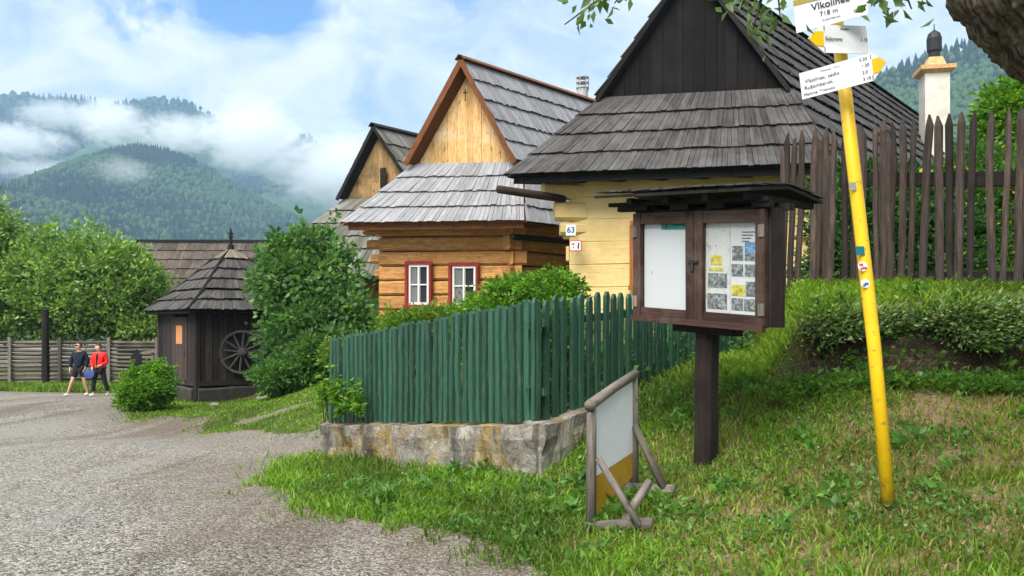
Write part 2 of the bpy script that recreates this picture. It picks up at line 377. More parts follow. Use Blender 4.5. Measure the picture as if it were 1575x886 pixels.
G1 = [(-2.9, 11.3), (-3.0, 10.4), (-2.85, 9.6), (-2.62, 9.02), (-1.8, 7.62), (-.79, 6.95), (-.22, 6.15), (.14, 5.57), (.42, 5), (.8, 3.5), (1, -8), (40, -8), (40, 60), (-5.2, 60), (-5.6, 28), (-3.9, 22), (-3.6, 19.6), (-3.2, 16), (-2.55, 11.9)]
G2 = [G(*q) for q in [(187, 628), (215, 640), (262, 637), (300, 640), (345, 634), (300, 650), (335, 664), (400, 672), (450, 682), (498, 684)]]+[(-3.3, 17.5), (-4.3, 22.5), (-8.6, 27.5), (-10.6, 26)]
G3 = [(-40, 28.2), (-9.5, 29.2), (-9.2, 60), (-60, 60)]
DIRT = G(432, 648)
def grass_sd(x, y):
    w = (fbm(x, y, 1.3)-.5)*.5
    return np.maximum(np.maximum(sdpoly(x, y, G1), sdpoly(x, y, G2)), sdpoly(x, y, G3))+w
def grassmask(x, y):
    return sstep(-.12, .12, grass_sd(x, y))*dirtcut(x, y)
def dirtcut(x, y):
    return 1-(1-sstep(.6, 1.0, np.hypot((x-DIRT[0])/1.15, (y-DIRT[1])/.9)+(fbm(x, y, 2)-.5)*.5))
def soilmask(x, y, parts=False):
    al, s = ledge(x, y)
    nzp = fbm(x*1.0+40, y*1.3+7, .85, 3)
    led = sstep(-.45, -.1, s)*(1-sstep(.05, .2, s))*sstep(.1, .6, al); m = np.zeros(x.shape)
    for px, py, r in ((2.35, 5.55, .35), (1.62, 5.95, .5), (1.5, 6.7, .35), (.85, 6.05, .3), (.6, 6.05, .3), (3.4, 6.3, .5), (2.9, 5.2, .35), (4.2, 5.6, .4)):
        m = np.maximum(m, .8*np.exp(-(((x-px)**2+(y-py)**2)/r**2))*sstep(.3, .5, fbm(x, y, 4.0, 3)))
    m = np.maximum(m, .7*sstep(.60, .72, nzp)*sstep(.6, 1.4, x)*(s < -.4))
    if parts: return led, m
    m = np.maximum(m, led)
    return m
def dens(a, b, n): return list(np.linspace(a, b, n, endpoint=False))
gx = dens(-2400, -120, 14)+dens(-120, -30, 18)+dens(-30, -10, 40)+dens(-10, -3.5, 44)+dens(-3.5, 7, 140)+dens(7, 20, 40)+dens(20, 120, 20)+dens(120, 2400, 14)+[2400]
gy = dens(-40, 2, 14)+dens(2, 12.5, 140)+dens(12.5, 32, 110)+dens(32, 60, 30)+dens(60, 300, 16)+dens(300, 3100, 14)+[3100]
gx, gy = np.array(gx), np.array(gy)
XX, YY = np.meshgrid(gx, gy); ZZ = h(XX, YY)
GM = grassmask(XX.ravel(), YY.ravel()); GS = grass_sd(XX.ravel(), YY.ravel()); SM, LM = soilmask(XX.ravel(), YY.ravel(), True)
RIM = np.clip(sstep(-2.0, -.05, GS)*(.7+.7*(fbm(XX.ravel(), YY.ravel(), .8)-.2)), 0, 1)
V = np.stack([XX.ravel(), YY.ravel(), ZZ.ravel()], 1)
nx = len(gx); i0 = (np.arange(len(gy)-1)[:, None]*nx+np.arange(nx-1)[None]).ravel()
FA = np.stack([i0, i0+1, i0+1+nx, i0+nx], 1)
fm = GM[FA].mean(1) > .5
cent = V[FA].mean(1); fm |= (cent[:, 1] > 60) | (np.abs(cent[:, 0]) > 60)
for nm, sel in (('ground', fm), ('gravel_road', ~fm)):
    fs = FA[sel]; used, inv = np.unique(fs, return_inverse=True)
    o = np_mesh(nm, V[used], inv.reshape(fs.shape), 4, MT['ground'], attrs={'grass': GM[used], 'rim': RIM[used], 'soil': SM[used], 'litter': LM[used]}, smooth=True)
    o['kind'] = 'structure'
# ------------------------------------------------------------------ leaves, grass
def unit(a): return a/np.maximum(np.linalg.norm(a, axis=-1, keepdims=True), 1e-9)
def leaf_arrays(c, d, s, asp=.55, fold=.12):
    n = len(c); d = unit(d); r = rng.normal(size=(n, 3)); w = unit(np.cross(d, r)); nn = np.cross(w, d); s = s[:, None]
    v = np.empty((n, 4, 3)); v[:, 0] = c; v[:, 2] = c+d*s
    mid = c+d*s*.45+nn*s*fold
    v[:, 1] = mid+w*s*asp*.5; v[:, 3] = mid-w*s*asp*.5
    b = np.arange(n)[:, None]*4
    f = np.concatenate([b+np.array([[0, 1, 2]]), b+np.array([[0, 2, 3]])], 0)
    return v.reshape(-1, 3), f
def leaf_mesh(name, c, d, s, col, parent=None, org=None, m=None, asp=.55, fold=.12):
    v, f = leaf_arrays(c, d, s, asp, fold)
    return np_mesh(name, v, f, 3, m or MT['leaf'], parent, org, col=np.repeat(col, 4, 0))
def colmix(n, a, b, c=None, pc=.15):
    t = rng.random((n, 1)); col = np.array(a)*(1-t)+np.array(b)*t
    if c is not None:
        k = rng.random(n) < pc; col[k] = np.array(c)*(.8+.4*rng.random((k.sum(), 1)))
    return col*(.75+.5*rng.random((n, 1)))
def lobes_points(lobes, nclump, per, sig, shell=.55):
    """leaf centres in clumps spread through a set of ellipsoid lobes"""
    w = np.array([l[1][0]*l[1][1]*l[1][2] for l in lobes])**(2/3); w /= w.sum()
    k = rng.choice(len(lobes), nclump, p=w)
    dr = unit(rng.normal(size=(nclump, 3))); r = (shell+(1.08-shell)*rng.random((nclump, 1))**.7)
    cc = np.array([lobes[i][0] for i in k])+dr*r*np.array([lobes[i][1] for i in k])
    ct = .35+1.2*rng.random(nclump)
    idx = np.repeat(np.arange(nclump), per)
    off = rng.normal(size=(len(idx), 3))*sig*np.array([1, 1, .75])
    pts = cc[idx]+off
    out = unit(off+.6*sig*dr[idx]+rng.normal(size=off.shape)*sig*.6+np.array([0, 0, .15*sig]))
    return pts, out, cc, ct[idx]
def crown(name, lobes, nclump, per, sig, size, cols, parent=None, org=None, shell=.55, asp=.55, zmin=None):
    p, d, cc, ct = lobes_points(lobes, nclump, per, sig, shell)
    ns = max(6, nclump//9); ii = rng.choice(len(cc), ns); m_ = 26; lo_ = np.array([l[0] for l in lobes]); near = lo_[((cc[ii][:, None]-lo_[None])**2).sum(-1).argmin(1)]
    sh = unit(unit(cc[ii]-near)+np.array([0, 0, .55])+.5*rng.normal(size=(ns, 3))); tt_ = rng.random((ns, m_, 1))
    sp = cc[ii][:, None]+sh[:, None]*tt_*sig*4.2+rng.normal(size=(ns, m_, 3))*sig*.28
    p = np.concatenate([p, sp.reshape(-1, 3)]); d = np.concatenate([d, unit(np.repeat(sh, m_, 0)+.9*rng.normal(size=(ns*m_, 3)))]); ct = np.concatenate([ct, np.repeat(.9+.5*rng.random(ns), m_)])
    if zmin is not None:
        k = p[:, 2] > zmin; p, d, ct = p[k], d[k], ct[k]
    n = len(p); col = colmix(n, *cols)*(.55+.45*ct[:, None])
    o = leaf_mesh(name, p, d, size*(.6+.8*rng.random(n)), col, parent, org, asp=asp)
    return o, cc
def branch_mb(base, top, r0, targets, r1=.02, n=8, sag=.1):
    mb = MB(); base, top = Vector(base), Vector(top)
    pts = [base.lerp(top, t)+Vector((random.uniform(-1, 1), random.uniform(-1, 1), 0))*r0*.5*(0 < t < 1) for t in (0, .3, .6, 1)]
    mb.tube(pts, [r0*1.25, r0, r0*.85, r0*.6], n, wob=.08)
    for q in targets:
        q = Vector(q); t = random.uniform(.35, .95); s = base.lerp(top, t); m = s.lerp(q, .5)+Vector((0, 0, sag*(q-s).length))
        mb.tube([s, m, q], [r0*.45, r0*.28, r1], 6, wob=.1)
    return mb
MT['bark'] = m_wood('bark', (.03, .026, .02), (.10, .088, .07), 10, .2, (.07, .08, .05), .3, bump=1)
SHADEG = ((.015, .05, .015), (.045, .115, .03), (.12, .22, .05), .12)  # leaf greens darkened to stand in for the shade behind the dark fence
LIGHTG = ((.05, .15, .012), (.12, .27, .022), (.2, .34, .035), .22)
MIDG = ((.045, .13, .025), (.1, .22, .045), (.16, .28, .06), .15)
DARKG = ((.045, .125, .035), (.11, .23, .065), (.18, .3, .11), .2)
def scatter_turf():
    # blades
    Vs = []; Fs = []; Cs = []; off = 0
    def area(x0, x1, y0, y1, dens_, hh, keep=None):
        nonlocal off
        n = int((x1-x0)*(y1-y0)*dens_); x = rng.uniform(x0, x1, n); y = rng.uniform(y0, y1, n)
        px = CX+F*x/np.maximum(y, .5)
        k = (px > -60) & (px < 1650) & (rng.random(n) < np.maximum(grassmask(x, y), .35*sstep(-.55, -.05, grass_sd(x, y))*(fbm(x, y, 5) > .54)*dirtcut(x, y))*(1-np.where(ledge(x, y)[1] > -.5, .97, .75)*soilmask(x, y)))
        k &= rng.random(n) < .35+.65*sstep(.25, .5, fbm(x, y, 3.1))
        if keep is not None: k &= keep(x, y)
        x, y = x[k], y[k]; n = len(x); z = h(x, y)-.005
        dry = sstep(.46, .66, fbm(x+3, y+8, .9)+.10*sstep(1.2, 2.6, x)*(y < 8.0)+.3*np.exp(-((x-1.62)**2+(y-5.95)**2)/.5)-.28*sstep(1.0, -.2, x)-.3*(y > 8.6))
        lush = sstep(.3, .6, fbm(x-7, y+1, .7))
        t = (rng.random(n) < np.maximum(dry*.42, .5*soilmask(x, y)))
        g = np.array([.098, .165, .018])*(1-lush[:, None])+np.array([.165, .29, .022])*lush[:, None]
        g = g*(.72+.56*fbm(x-3, y+2, 2.2))[:, None]+np.array([.03, .012, 0])*sstep(1.5, 3.5, x)[:, None]*fbm(x, y+9, 1.2)[:, None]
        g = g*(.6+.75*rng.random((n, 1)))*np.array([1, 1, 1])+np.array([.03, .0, .0])*rng.random((n, 1))*dry[:, None]
        s = np.array([.27, .215, .085])*(.5+.8*rng.random((n, 1)))
        col = np.where(t[:, None], s, g)
        a = rng.uniform(0, 2*np.pi, n); hgt = hh*(.45+.9*rng.random(n)**1.5)*(1-.3*dry)
        w = .0035+.0045*rng.random(n)+.0008*np.maximum(y-6, 0)*.6
        lean = hgt*(.25+.8*rng.random(n)); la = rng.uniform(0, 2*np.pi, n)
        bx, by = np.cos(a)*w, np.sin(a)*w; lx, ly = np.cos(la)*lean, np.sin(la)*lean
        v = np.empty((n, 5, 3)); zz = np.zeros(n)
        v[:, 0] = np.stack([x-bx, y-by, z], 1); v[:, 1] = np.stack([x+bx, y+by, z], 1)
        v[:, 2] = np.stack([x+bx*.8+lx*.35, y+by*.8+ly*.35, z+hgt*.62], 1); v[:, 3] = np.stack([x-bx*.8+lx*.35, y-by*.8+ly*.35, z+hgt*.62], 1)
        v[:, 4] = np.stack([x+lx, y+ly, z+hgt*(.98-.25*rng.random(n))], 1)
        b = off+np.arange(n)[:, None]*5
        Fs.append(np.concatenate([b+np.array([[0, 1, 2]]), b+np.array([[0, 2, 3]]), b+np.array([[3, 2, 4]])], 0)); Vs.append(v.reshape(-1, 3)); Cs.append(np.repeat(col, 5, 0)); off += n*5
    area(-3.2, 6.5, 3.5, 7.2, 3300, .10)
    area(-3.2, 7, 7.2, 9.2, 2400, .10)
    area(-3.4, 8, 9.2, 12, 900, .13, lambda x, y: (x > 1.2) | (y < 9.5-x*1.15+.0) | (x > 2.2))
    area(2.2, 8, 7.6, 10.5, 3800, .11, lambda x, y: ledge(x, y)[1] > -.02)
    area(-14, -2.4, 12, 28, 520, .065)
    area(-26, -9, 27.5, 33.5, 200, .2)
    o = np_mesh('grass', np.concatenate(Vs), np.concatenate(Fs), 3, MT['blade'], col=np.concatenate(Cs))
    tag(o, 'short green grass with straw patches covering the bank and verges', 'grass', kind='stuff')
    # clover and broad leaves low in the turf
    n = 60000; x = rng.uniform(-3.2, 6.5, n); y = rng.uniform(4.3, 9.2, n)
    k = (rng.random(n) < grassmask(x, y)*(1-.8*soilmask(x, y))*sstep(.42, .58, fbm(x+11, y, 1.4)+.12*sstep(1, -.5, x)))
    x, y = x[k], y[k]; n = len(x); z = h(x, y)+rng.uniform(.005, .06, n)
    a = rng.uniform(0, 2*np.pi, n); d = np.stack([np.cos(a), np.sin(a), .35*rng.normal(size=n)], 1)
    o = leaf_mesh('clover', np.stack([x, y, z], 1), d, .018+.03*rng.random(n)**2, colmix(n, (.05, .15, .02), (.1, .24, .035), (.2, .32, .12), .06), asp=.85)
    tag(o, 'low clover and broad leaved weeds growing in the bank grass', 'clover', kind='stuff')
    # loose pebbles on the road
    n = 7000; y = 4.4+5*rng.random(n)**1.6; x = rng.uniform(-7.5, 1.2, n); k = (rng.random(n) > grassmask(x, y)) & (fbm(x, y, .8) > .36); x, y = x[k], y[k]; n = len(x); z = h(x, y)
    oct_ = np.array([[1, 0, 0], [.3, .95, 0], [-.8, .6, 0], [-.85, -.5, 0], [.2, -1, 0], [.1, .1, .8], [0, 0, -.4]]); r = .004+.013*rng.random(n)**4
    a = rng.uniform(0, 6.28, n); ca, sa = np.cos(a), np.sin(a); q = oct_[None]*(.75+.5*rng.random((n, 7, 3)))*r[:, None, None]
    v = np.stack([q[..., 0]*ca[:, None]-q[..., 1]*sa[:, None]+x[:, None], q[..., 0]*sa[:, None]+q[..., 1]*ca[:, None]+y[:, None], q[..., 2]*.8+z[:, None]+r[:, None]*.1], -1)
    ft = np.array([[i, (i+1) % 5, 5] for i in range(5)]+[[(i+1) % 5, i, 6] for i in range(5)])
    g_ = (.08+.26*rng.random((n, 1)))*np.array([1, .95, .86]); f_ = (np.arange(n)[:, None, None]*7+ft[None]).reshape(-1, 3)
    o = np_mesh('pebbles', v.reshape(-1, 3), f_, 3, MT['pebble'], col=np.repeat(g_, 7, 0)); tag(o, 'loose grey pebbles lying on the gravel road', 'pebbles', kind='stuff')
    # leafy weeds in tufts
    n = 1500; x = rng.uniform(-2.8, 6, n); y = rng.uniform(3.8, 9.0, n)
    k = rng.random(n) < grassmask(x, y)*(1-soilmask(x, y))*sstep(.4, .55, fbm(x+2, y+31, 1.1)); x, y = x[k], y[k]; n = len(x); z = h(x, y)
    per = 13; idx = np.repeat(np.arange(n), per); a = rng.uniform(0, 2*np.pi, len(idx)); el = rng.uniform(.1, 1.1, len(idx)); hh = rng.random(len(idx))
    d = np.stack([np.cos(a)*np.cos(el), np.sin(a)*np.cos(el), np.sin(el)], 1); sz = (.5+rng.random(n))[idx]
    c = np.stack([x[idx]+.03*rng.normal(size=len(idx)), y[idx]+.03*rng.normal(size=len(idx)), z[idx]+.09*hh*sz], 1)
    tone = (.7+.6*rng.random(n))[idx][:, None]
    o = leaf_mesh('weeds', c, d, (.035+.05*rng.random(len(idx)))*sz, colmix(len(idx), (.06, .15, .025), (.13, .26, .05))*tone, asp=.5)
    tag(o, 'leafy weed tufts scattered through the bank grass', 'weeds', kind='stuff')
    # plants hanging over the earth ledge
    n = 900; al = rng.uniform(.25, 4.6, n); s = np.where(rng.random(n) < .8, rng.uniform(-.02, .12, n), rng.uniform(-.14, .0, n))
    kp = rng.random(n) < sstep(.36, .56, fbm(al, al*0+9, 2.6)+.12); al, s = al[kp], s[kp]; n = len(al)
    s0_ = ledge(LA[0]+LD[0]*al, LA[1]+LD[1]*al)[1]; s = s-s0_
    bx = LA[0]+LD[0]*al+LN[0]*s; by = LA[1]+LD[1]*al+LN[1]*s; bz = h(bx, by)
    per = 34; idx = np.repeat(np.arange(n), per); base = np.stack([bx, by, bz], 1)
    sz = (.06+.17*rng.random(n)**2)*(fbm(al, al*0+3, 2.2)*1.7+.15); grey = rng.random(n) < .5
    off3 = rng.normal(size=(len(idx), 3))*np.array([.55, .45, .4]); off3[:, 1] -= .75; off3[:, 2] -= .1; kk = rng.random(len(idx)) < .55+.45*(fbm(al, al*0+21, 4.0)[idx] > .45); idx = idx[kk]; off3 = off3[kk]
    c = base[idx]+off3*sz[idx][:, None]
    dz = 1.72+.035*al[idx]-c[:, 2]; kk = dz < .06+.62*np.clip(fbm(al, al*0+2.7, 2.3)-.28, 0, 1)[idx]+.05*rng.random(len(idx)); idx = idx[kk]; off3 = off3[kk]; c = c[kk]
    col = np.where(grey[idx][:, None], colmix(len(idx), (.17, .23, .12), (.38, .44, .27)), colmix(len(idx), (.05, .12, .02), (.12, .22, .04)))
    o = leaf_mesh('bank_plants', c, off3+np.array([0, -.2, .2]), .04+.075*rng.random(len(idx))**2, col*(.55+.9*rng.random(n))[idx][:, None], asp=.3)
    tag(o, 'grey green weeds hanging over the dark earth ledge', 'weeds', kind='stuff')
    n = 420; al = rng.uniform(.1, 4.8, n); s = rng.uniform(-.6, .02, n); kp = (s < -.25) & (rng.random(n) < .6) | (fbm(al, s*3, 2.6) > .5); al, s = al[kp], s[kp]; n = len(al); s = s-ledge(LA[0]+LD[0]*al, LA[1]+LD[1]*al)[1]
    bx = LA[0]+LD[0]*al+LN[0]*s; by = LA[1]+LD[1]*al+LN[1]*s; bz = h(bx, by)
    per = 22; idx = np.repeat(np.arange(n), per); base = np.stack([bx, by, bz], 1)
    sz = (.10+.1*rng.random(n)); off3 = rng.normal(size=(len(idx), 3))*np.array([.6, .5, .35]); off3[:, 2] = np.abs(off3[:, 2]); off3[:, 1] -= .5
    o = leaf_mesh('nettles', base[idx]+off3*sz[idx][:, None], off3+np.array([0, -.3, .1]), .04+.05*rng.random(len(idx)), colmix(len(idx), (.05, .13, .025), (.13, .25, .045)), asp=.6)
    tag(o, 'leafy green weeds at the foot of the earth ledge', 'weeds', kind='stuff')
scatter_turf()
# ------------------------------------------------------------------ houses
def shingles(mb, p0, p1, q0, q1, nc, w=.13, th=.022, lift=.06, over=.22, rag=.02):
    p0, p1, q0, q1 = map(Vector, (p0, p1, q0, q1))
    n = (p1-p0).cross(q0-p0).normalized()
    if n.z < 0: n = -n
    for k in range(nc):
        s0, s1 = k/nc, min((k+1+over)/nc, 1.0)
        a0, a1 = p0.lerp(q0, s0), p1.lerp(q1, s0); L = (a1-a0).length
        m = max(2, int(L/w)); ts = [0]+sorted((i+random.uniform(-.22, .22))/m for i in range(1, m))+[1]
        for t0, t1 in zip(ts, ts[1:]):
            j = random.uniform(-rag, rag)/max((q0-p0).length, .1)
            sa = s0+j*(1 if k else .6); e = .004/max(L, .1)
            lo0 = p0.lerp(q0, sa).lerp(p1.lerp(q1, sa), t0+e); lo1 = p0.lerp(q0, sa).lerp(p1.lerp(q1, sa), t1-e)
            hi0 = p0.lerp(q0, s1).lerp(p1.lerp(q1, s1), t0+e); hi1 = p0.lerp(q0, s1).lerp(p1.lerp(q1, s1), t1-e)
            l = lift*random.uniform(.8, 1.25); hgt = .012
            mb.hexa([lo0+n*l, lo1+n*l, lo1+n*(l+th), lo0+n*(l+th)], [hi0+n*hgt, hi1+n*hgt, hi1+n*(hgt+th*.6), hi0+n*(hgt+th*.6)])
def solve_u(O, eu, ev, v, px):
    k = (px-CX)/F; a = O[0]+ev[0]*v; b = O[1]+ev[1]*v
    return (k*b-a)/(eu[0]-k*eu[1])
class Frame:
    def __init__(s, O, af, as_):
        a, b = math.radians(af), math.radians(as_)
        s.O = O; s.eu = (math.cos(a), -math.sin(a)); s.ev = (math.sin(b), math.cos(b))
    def W(s, u, v, z): return Vector((s.O[0]+s.eu[0]*u+s.ev[0]*v, s.O[1]+s.eu[1]*u+s.ev[1]*v, z))
    def u(s, px, v=0): return solve_u(s.O, s.eu, s.ev, v, px)
    def z(s, py, u, v=0): return EYE+(YH-py)/F*s.W(u, v, 0).y
def cottage(name, label, fr, W, z0, ze, zg, za, u0, uc, u1, vf, vg, L, mats, n_skirt, n_low, n_up, logs, sw=.13, log_t=.24, ext=.3, rake=.18, rkh=.17, ch=.045, gap=.02):
    """log cottage: half hipped front with a board gable above the skirt roof"""
    Wd = fr.W
    root = thing(name, Wd(W/2, 0, z0), label, 'house')
    # walls: stacked squared logs, crossing at the corners
    mb = MB(); H = (ze+.12-z0)/logs; core = MB()
    for k in range(logs):
        za_, zb_ = z0+k*H, z0+(k+1)*H; hh = H-gap
        e0 = .02
        f = lambda u, v: Wd(u, v, (za_+zb_)/2)
        mb.beam(f(-e0, log_t/2), f(W+(.22 if k % 2 else .1), log_t/2), log_t, hh, ch=ch, segs=6, wob=.006)
        if k >= logs-4:
            ee = ext*(.3+.7*(k-logs+4)/3); mb.beam(f(-ee, log_t*.5), f(-.03, log_t*.5), log_t*.9, hh*.66, ch=ch*1.3)
        mb.beam(f(-0, L), f(W, L), log_t, hh, ch=.04)
        o = H*.0
        mb.beam(f(W-log_t/2, -(.14 if k % 2 == 0 else .02)), f(W-log_t/2, L-.1), log_t, hh-.01, ch=ch, segs=4)
        mb.beam(f(log_t/2, .1), f(log_t/2, L-.1), log_t, hh-.01, ch=.045)
    wall = mb.build('wall', MT[mats['wall']], root)
    cb = MB(); q = log_t*.35
    for a, b in (((q, q), (W-q, q)), ((W-q, q), (W-q, L-q)), ((W-q, L-q), (q, L-q)), ((q, L-q), (q, q))):
        cb.beam(Wd(*a, (z0+ze)/2), Wd(*b, (z0+ze)/2), .1, ze-z0-.05)
    cb.build('log_joints', MT[mats.get('joint', 'log_shadow')], wall)
    # roof
    uL = uc-(uc-u0)*(za-zg)/(za-ze); uR = uc+(u1-uc)*(za-zg)/(za-ze)
    mb = MB(); vr = vg-rake
    shingles(mb, Wd(u0, vf, ze), Wd(u1, vf, ze), Wd(uL, vg, zg), Wd(uR, vg, zg), n_skirt, sw)
    shingles(mb, Wd(u1, vf, ze), Wd(u1, L+.4, ze), Wd(uR, vg, zg), Wd(uR, L+.4, zg), n_low, sw)
    shingles(mb, Wd(u0, vf, ze), Wd(u0, L+.4, ze), Wd(uL, vg, zg), Wd(uL, L+.4, zg), n_low, sw)
    shingles(mb, Wd(uR, vr, zg), Wd(uR, L+.4, zg), Wd(uc, vr, za), Wd(uc, L+.4, za), n_up, sw)
    shingles(mb, Wd(uL, vr, zg), Wd(uL, L+.4, zg), Wd(uc, vr, za), Wd(uc, L+.4, za), n_up, sw)
    roof = mb.build('roof', MT[mats['roof']], root)
    dk = MB(); t = .05
    def plate(a, b, c, d, th=t):
        n = (b-a).cross(d-a).normalized(); n = n if n.z > 0 else -n
        dk.slab([a, b, c, d], n, th)
    plate(Wd(u0+.03, vf+.04, ze), Wd(u1-.03, vf+.04, ze), Wd(uR, vg, zg), Wd(uL, vg, zg))
    plate(Wd(u1, vf+.04, ze), Wd(u1, L+.38, ze), Wd(uR, L+.38, zg), Wd(uR, vg, zg)); plate(Wd(u0, vf+.04, ze), Wd(u0, L+.38, ze), Wd(uL, L+.38, zg), Wd(uL, vg, zg))
    plate(Wd(uR, vr+.02, zg), Wd(uR, L+.38, zg), Wd(uc, L+.38, za), Wd(uc, vr+.02, za)); plate(Wd(uL, vr+.02, zg), Wd(uL, L+.38, zg), Wd(uc, L+.38, za), Wd(uc, vr+.02, za))
    # eave board and rafters ends under the skirt
    dk.beam(Wd(u0+.1, vf+.12, ze-.07), Wd(u1-.1, vf+.12, ze-.07), .05, .13)
    m = int((u1-u0)/.8)
    for i in range(m+1):
        uu = lerp(u0+.25, u1-.25, i/m); dk.beam(Wd(uu, vf+.1, ze-.08), Wd(uu, .15, ze+.02), .1, .12)
    dk.build('roof_boarding', MT[mats['deck']], roof)
    rk = MB(); zz = -.06
    for ue in (uL, uR):
        for dv, ww in ((.0, .05),):
            rk.beam(Wd(ue, vr+dv, zg+zz-.03+(rkh<.15)*.03), Wd(uc, vr+dv, za+zz+(rkh<.15)*.03), ww, rkh, up=Vector((0, -1, 0)).cross(Wd(uc, 0, za)-Wd(ue, 0, zg)))
    for s_ in (-1, 1): rk.beam(Wd(uc+s_*.07, vr-.05, za+.06), Wd(uc+s_*.07, L+.45, za+.06), .17, .03, up=Vector((fr.eu[0]*s_*.8, fr.eu[1]*s_*.8, .75)))
    rk.build('verge_board', MT[mats['rake']], roof)
    # gable boards
    gb = MB(); nb = int((uR-uL)/.2); ts = [0]+sorted((i+random.uniform(-.25, .25))/nb for i in range(1, nb))+[1]
    roofz = lambda u: za-(za-zg)*abs(u-uc)/((uc-uL) if u < uc else (uR-uc))
    for a, b in zip(ts, ts[1:]):
        ua, ub = lerp(uL, uR, a)+.004, lerp(uL, uR, b)-.004; j = random.uniform(0, .012)
        mid = [uc] if ua < uc < ub else []
        for x0, x1 in zip([ua]+mid, mid+[ub]):
            z_a, z_b = roofz(x0)-.06, roofz(x1)-.06; zb = zg-.12
            f0, f1 = vg+.05-j, vg+.09
            gb.sweep([[Wd(x0, f0, zb), Wd(x1, f0, zb), Wd(x1, f1, zb), Wd(x0, f1, zb)], [Wd(x0, f0, max(z_a, zb+.02)), Wd(x1, f0, max(z_b, zb+.02)), Wd(x1, f1, max(z_b, zb+.02)), Wd(x0, f1, max(z_a, zb+.02))]])
    gb.build('gable', MT[mats['gable']], root)
    bg = MB(); bg.slab([Wd(u0+.5, L+.1, ze-.2), Wd(u1-.5, L+.1, ze-.2), Wd(uc, L+.1, za-.1)], Vector((0, 1, 0)), .05); bg.build('rear_gable', MT[mats['gable']], root)
    return root, wall, roof
def window(fr, root, pa, pb, ya, yb, v=-.005, curtains=(1, 1), frame='red_frame', fw=.09):
    ua, ub = fr.u(pa, v), fr.u(pb, v); zt, zb = fr.z(ya, ua, v), fr.z(yb, ua, v); Wd = fr.W
    f = MB()
    f.beam(Wd(ua, v-.02, zt-fw/2), Wd(ub, v-.02, zt-fw/2), .07, fw); f.beam(Wd(ua-.03, v-.03, zb+fw/2), Wd(ub+.03, v-.03, zb+fw/2), .10, fw)
    for u in (ua+fw/2, ub-fw/2): f.beam(Wd(u, v-.022, zb+fw+.002), Wd(u, v-.022, zt-fw-.002), fw, .066, up=Vector((fr.ev[0], fr.ev[1], 0)))
    win = f.build('window', MT[frame], root)
    s = MB(); a, b, zc, zd = ua+fw, ub-fw, zb+fw, zt-fw; sw = .055; up = Vector((fr.ev[0], fr.ev[1], 0))
    for u in (a+sw/2, b-sw/2): s.beam(Wd(u, v-.012, zc+.003), Wd(u, v-.012, zd-.003), sw, .04, up=up)
    s.beam(Wd((a+b)/2, v-.013, zc+.003), Wd((a+b)/2, v-.013, zd-.003), sw*.85, .045, up=up)
    for z in (zc+sw/2, zd-sw/2): s.beam(Wd(a+sw, v-.011, z), Wd(b-sw, v-.011, z), .036, sw)
    s.beam(Wd(a+sw, v-.01, lerp(zc, zd, .5)), Wd(b-sw, v-.01, lerp(zc, zd, .5)), .03, .03)
    s.build('sash', MT['white_paint'], win)
    g = MB(); g.slab([Wd(a+.01, v-.003, zc), Wd(b-.01, v-.003, zc), Wd(b-.01, v-.003, zd), Wd(a+.01, v-.003, zd)], (0, -1, 0), .003); g.build('pane', MT['glass'], win)
    c = MB()
    for i, k in enumerate(curtains):
        if k <= 0: continue
        x0, x1 = ((a, lerp(a, (a+b)/2+.02, k)), (lerp(b, (a+b)/2+.02, k), b))[i]
        n = 7; pts = [lerp(x0, x1, j/n) for j in range(n+1)]
        for j in range(n):
            d0, d1 = .004+.012*(j % 2), .004+.012*((j+1) % 2)
            c.sweep([[Wd(pts[j], v+.0+d0, zc), Wd(pts[j+1], v+d1, zc), Wd(pts[j+1], v+d1+.003, zc), Wd(pts[j], v+d0+.003, zc)], [Wd(pts[j], v+d0, zd), Wd(pts[j+1], v+d1, zd), Wd(pts[j+1], v+d1+.003, zd), Wd(pts[j], v+d0+.003, zd)]])
    if c.v: c.build('curtain', MT['curtain'], win)
    d = MB(); d.slab([Wd(a, v+.03, zc), Wd(b, v+.03, zc), Wd(b, v+.03, zd), Wd(a, v+.03, zd)], (0, -1, 0), .01); d.build('dark_interior', MT['dark_room'], win)
    return win
def text(s, org, xd, ud, size, m, parent, name='lettering', align='LEFT', off=.003, bold=0):
    cu = bpy.data.curves.new(name, 'FONT'); cu.body = s; cu.size = size; cu.align_x = align; cu.align_y = 'CENTER'; cu.extrude = .0006; cu.offset = bold
    xd = Vector(xd).normalized(); ud = Vector(ud); n = xd.cross(ud).normalized(); ud = n.cross(xd)
    tmp = bpy.data.objects.new('tmp', cu); C.objects.link(tmp); bpy.context.view_layer.update()
    me = bpy.data.meshes.new_from_object(tmp.evaluated_get(bpy.context.evaluated_depsgraph_get())); bpy.data.objects.remove(tmp); me.name = name; me.materials.clear(); me.materials.append(MT[m])
    o = bpy.data.objects.new(name, me); C.objects.link(o)
    M = Matrix((xd, ud, n)).transposed().to_4x4(); M.translation = Vector(org)+n*off-ORG[parent.name]
    o.matrix_basis = M; o.parent = parent; ORG[o.name] = ORG[parent.name]
    return o
# --- yellow house with dark roof
fA = Frame((P(873, 500, 17).x, 17.0), 11, 40)
WA = fA.u(1249)
zeA = 4.55
hA, wallA, roofA = cottage('log_house', 'yellow limewashed log house with a black board gable and dark shingle roof', fA, WA, 1.5, zeA, 6.25, 8.85, -.72, WA/2+.0, WA+.72, -.85, .3, 21,
    dict(wall='limewash', joint='limewash', roof='shingle_dark', deck='deck_dark', rake='deck_dark', gable='gable_black'), 4, 4, 7, 7, .11, rake=.14, rkh=.09, ch=.012, gap=.003)
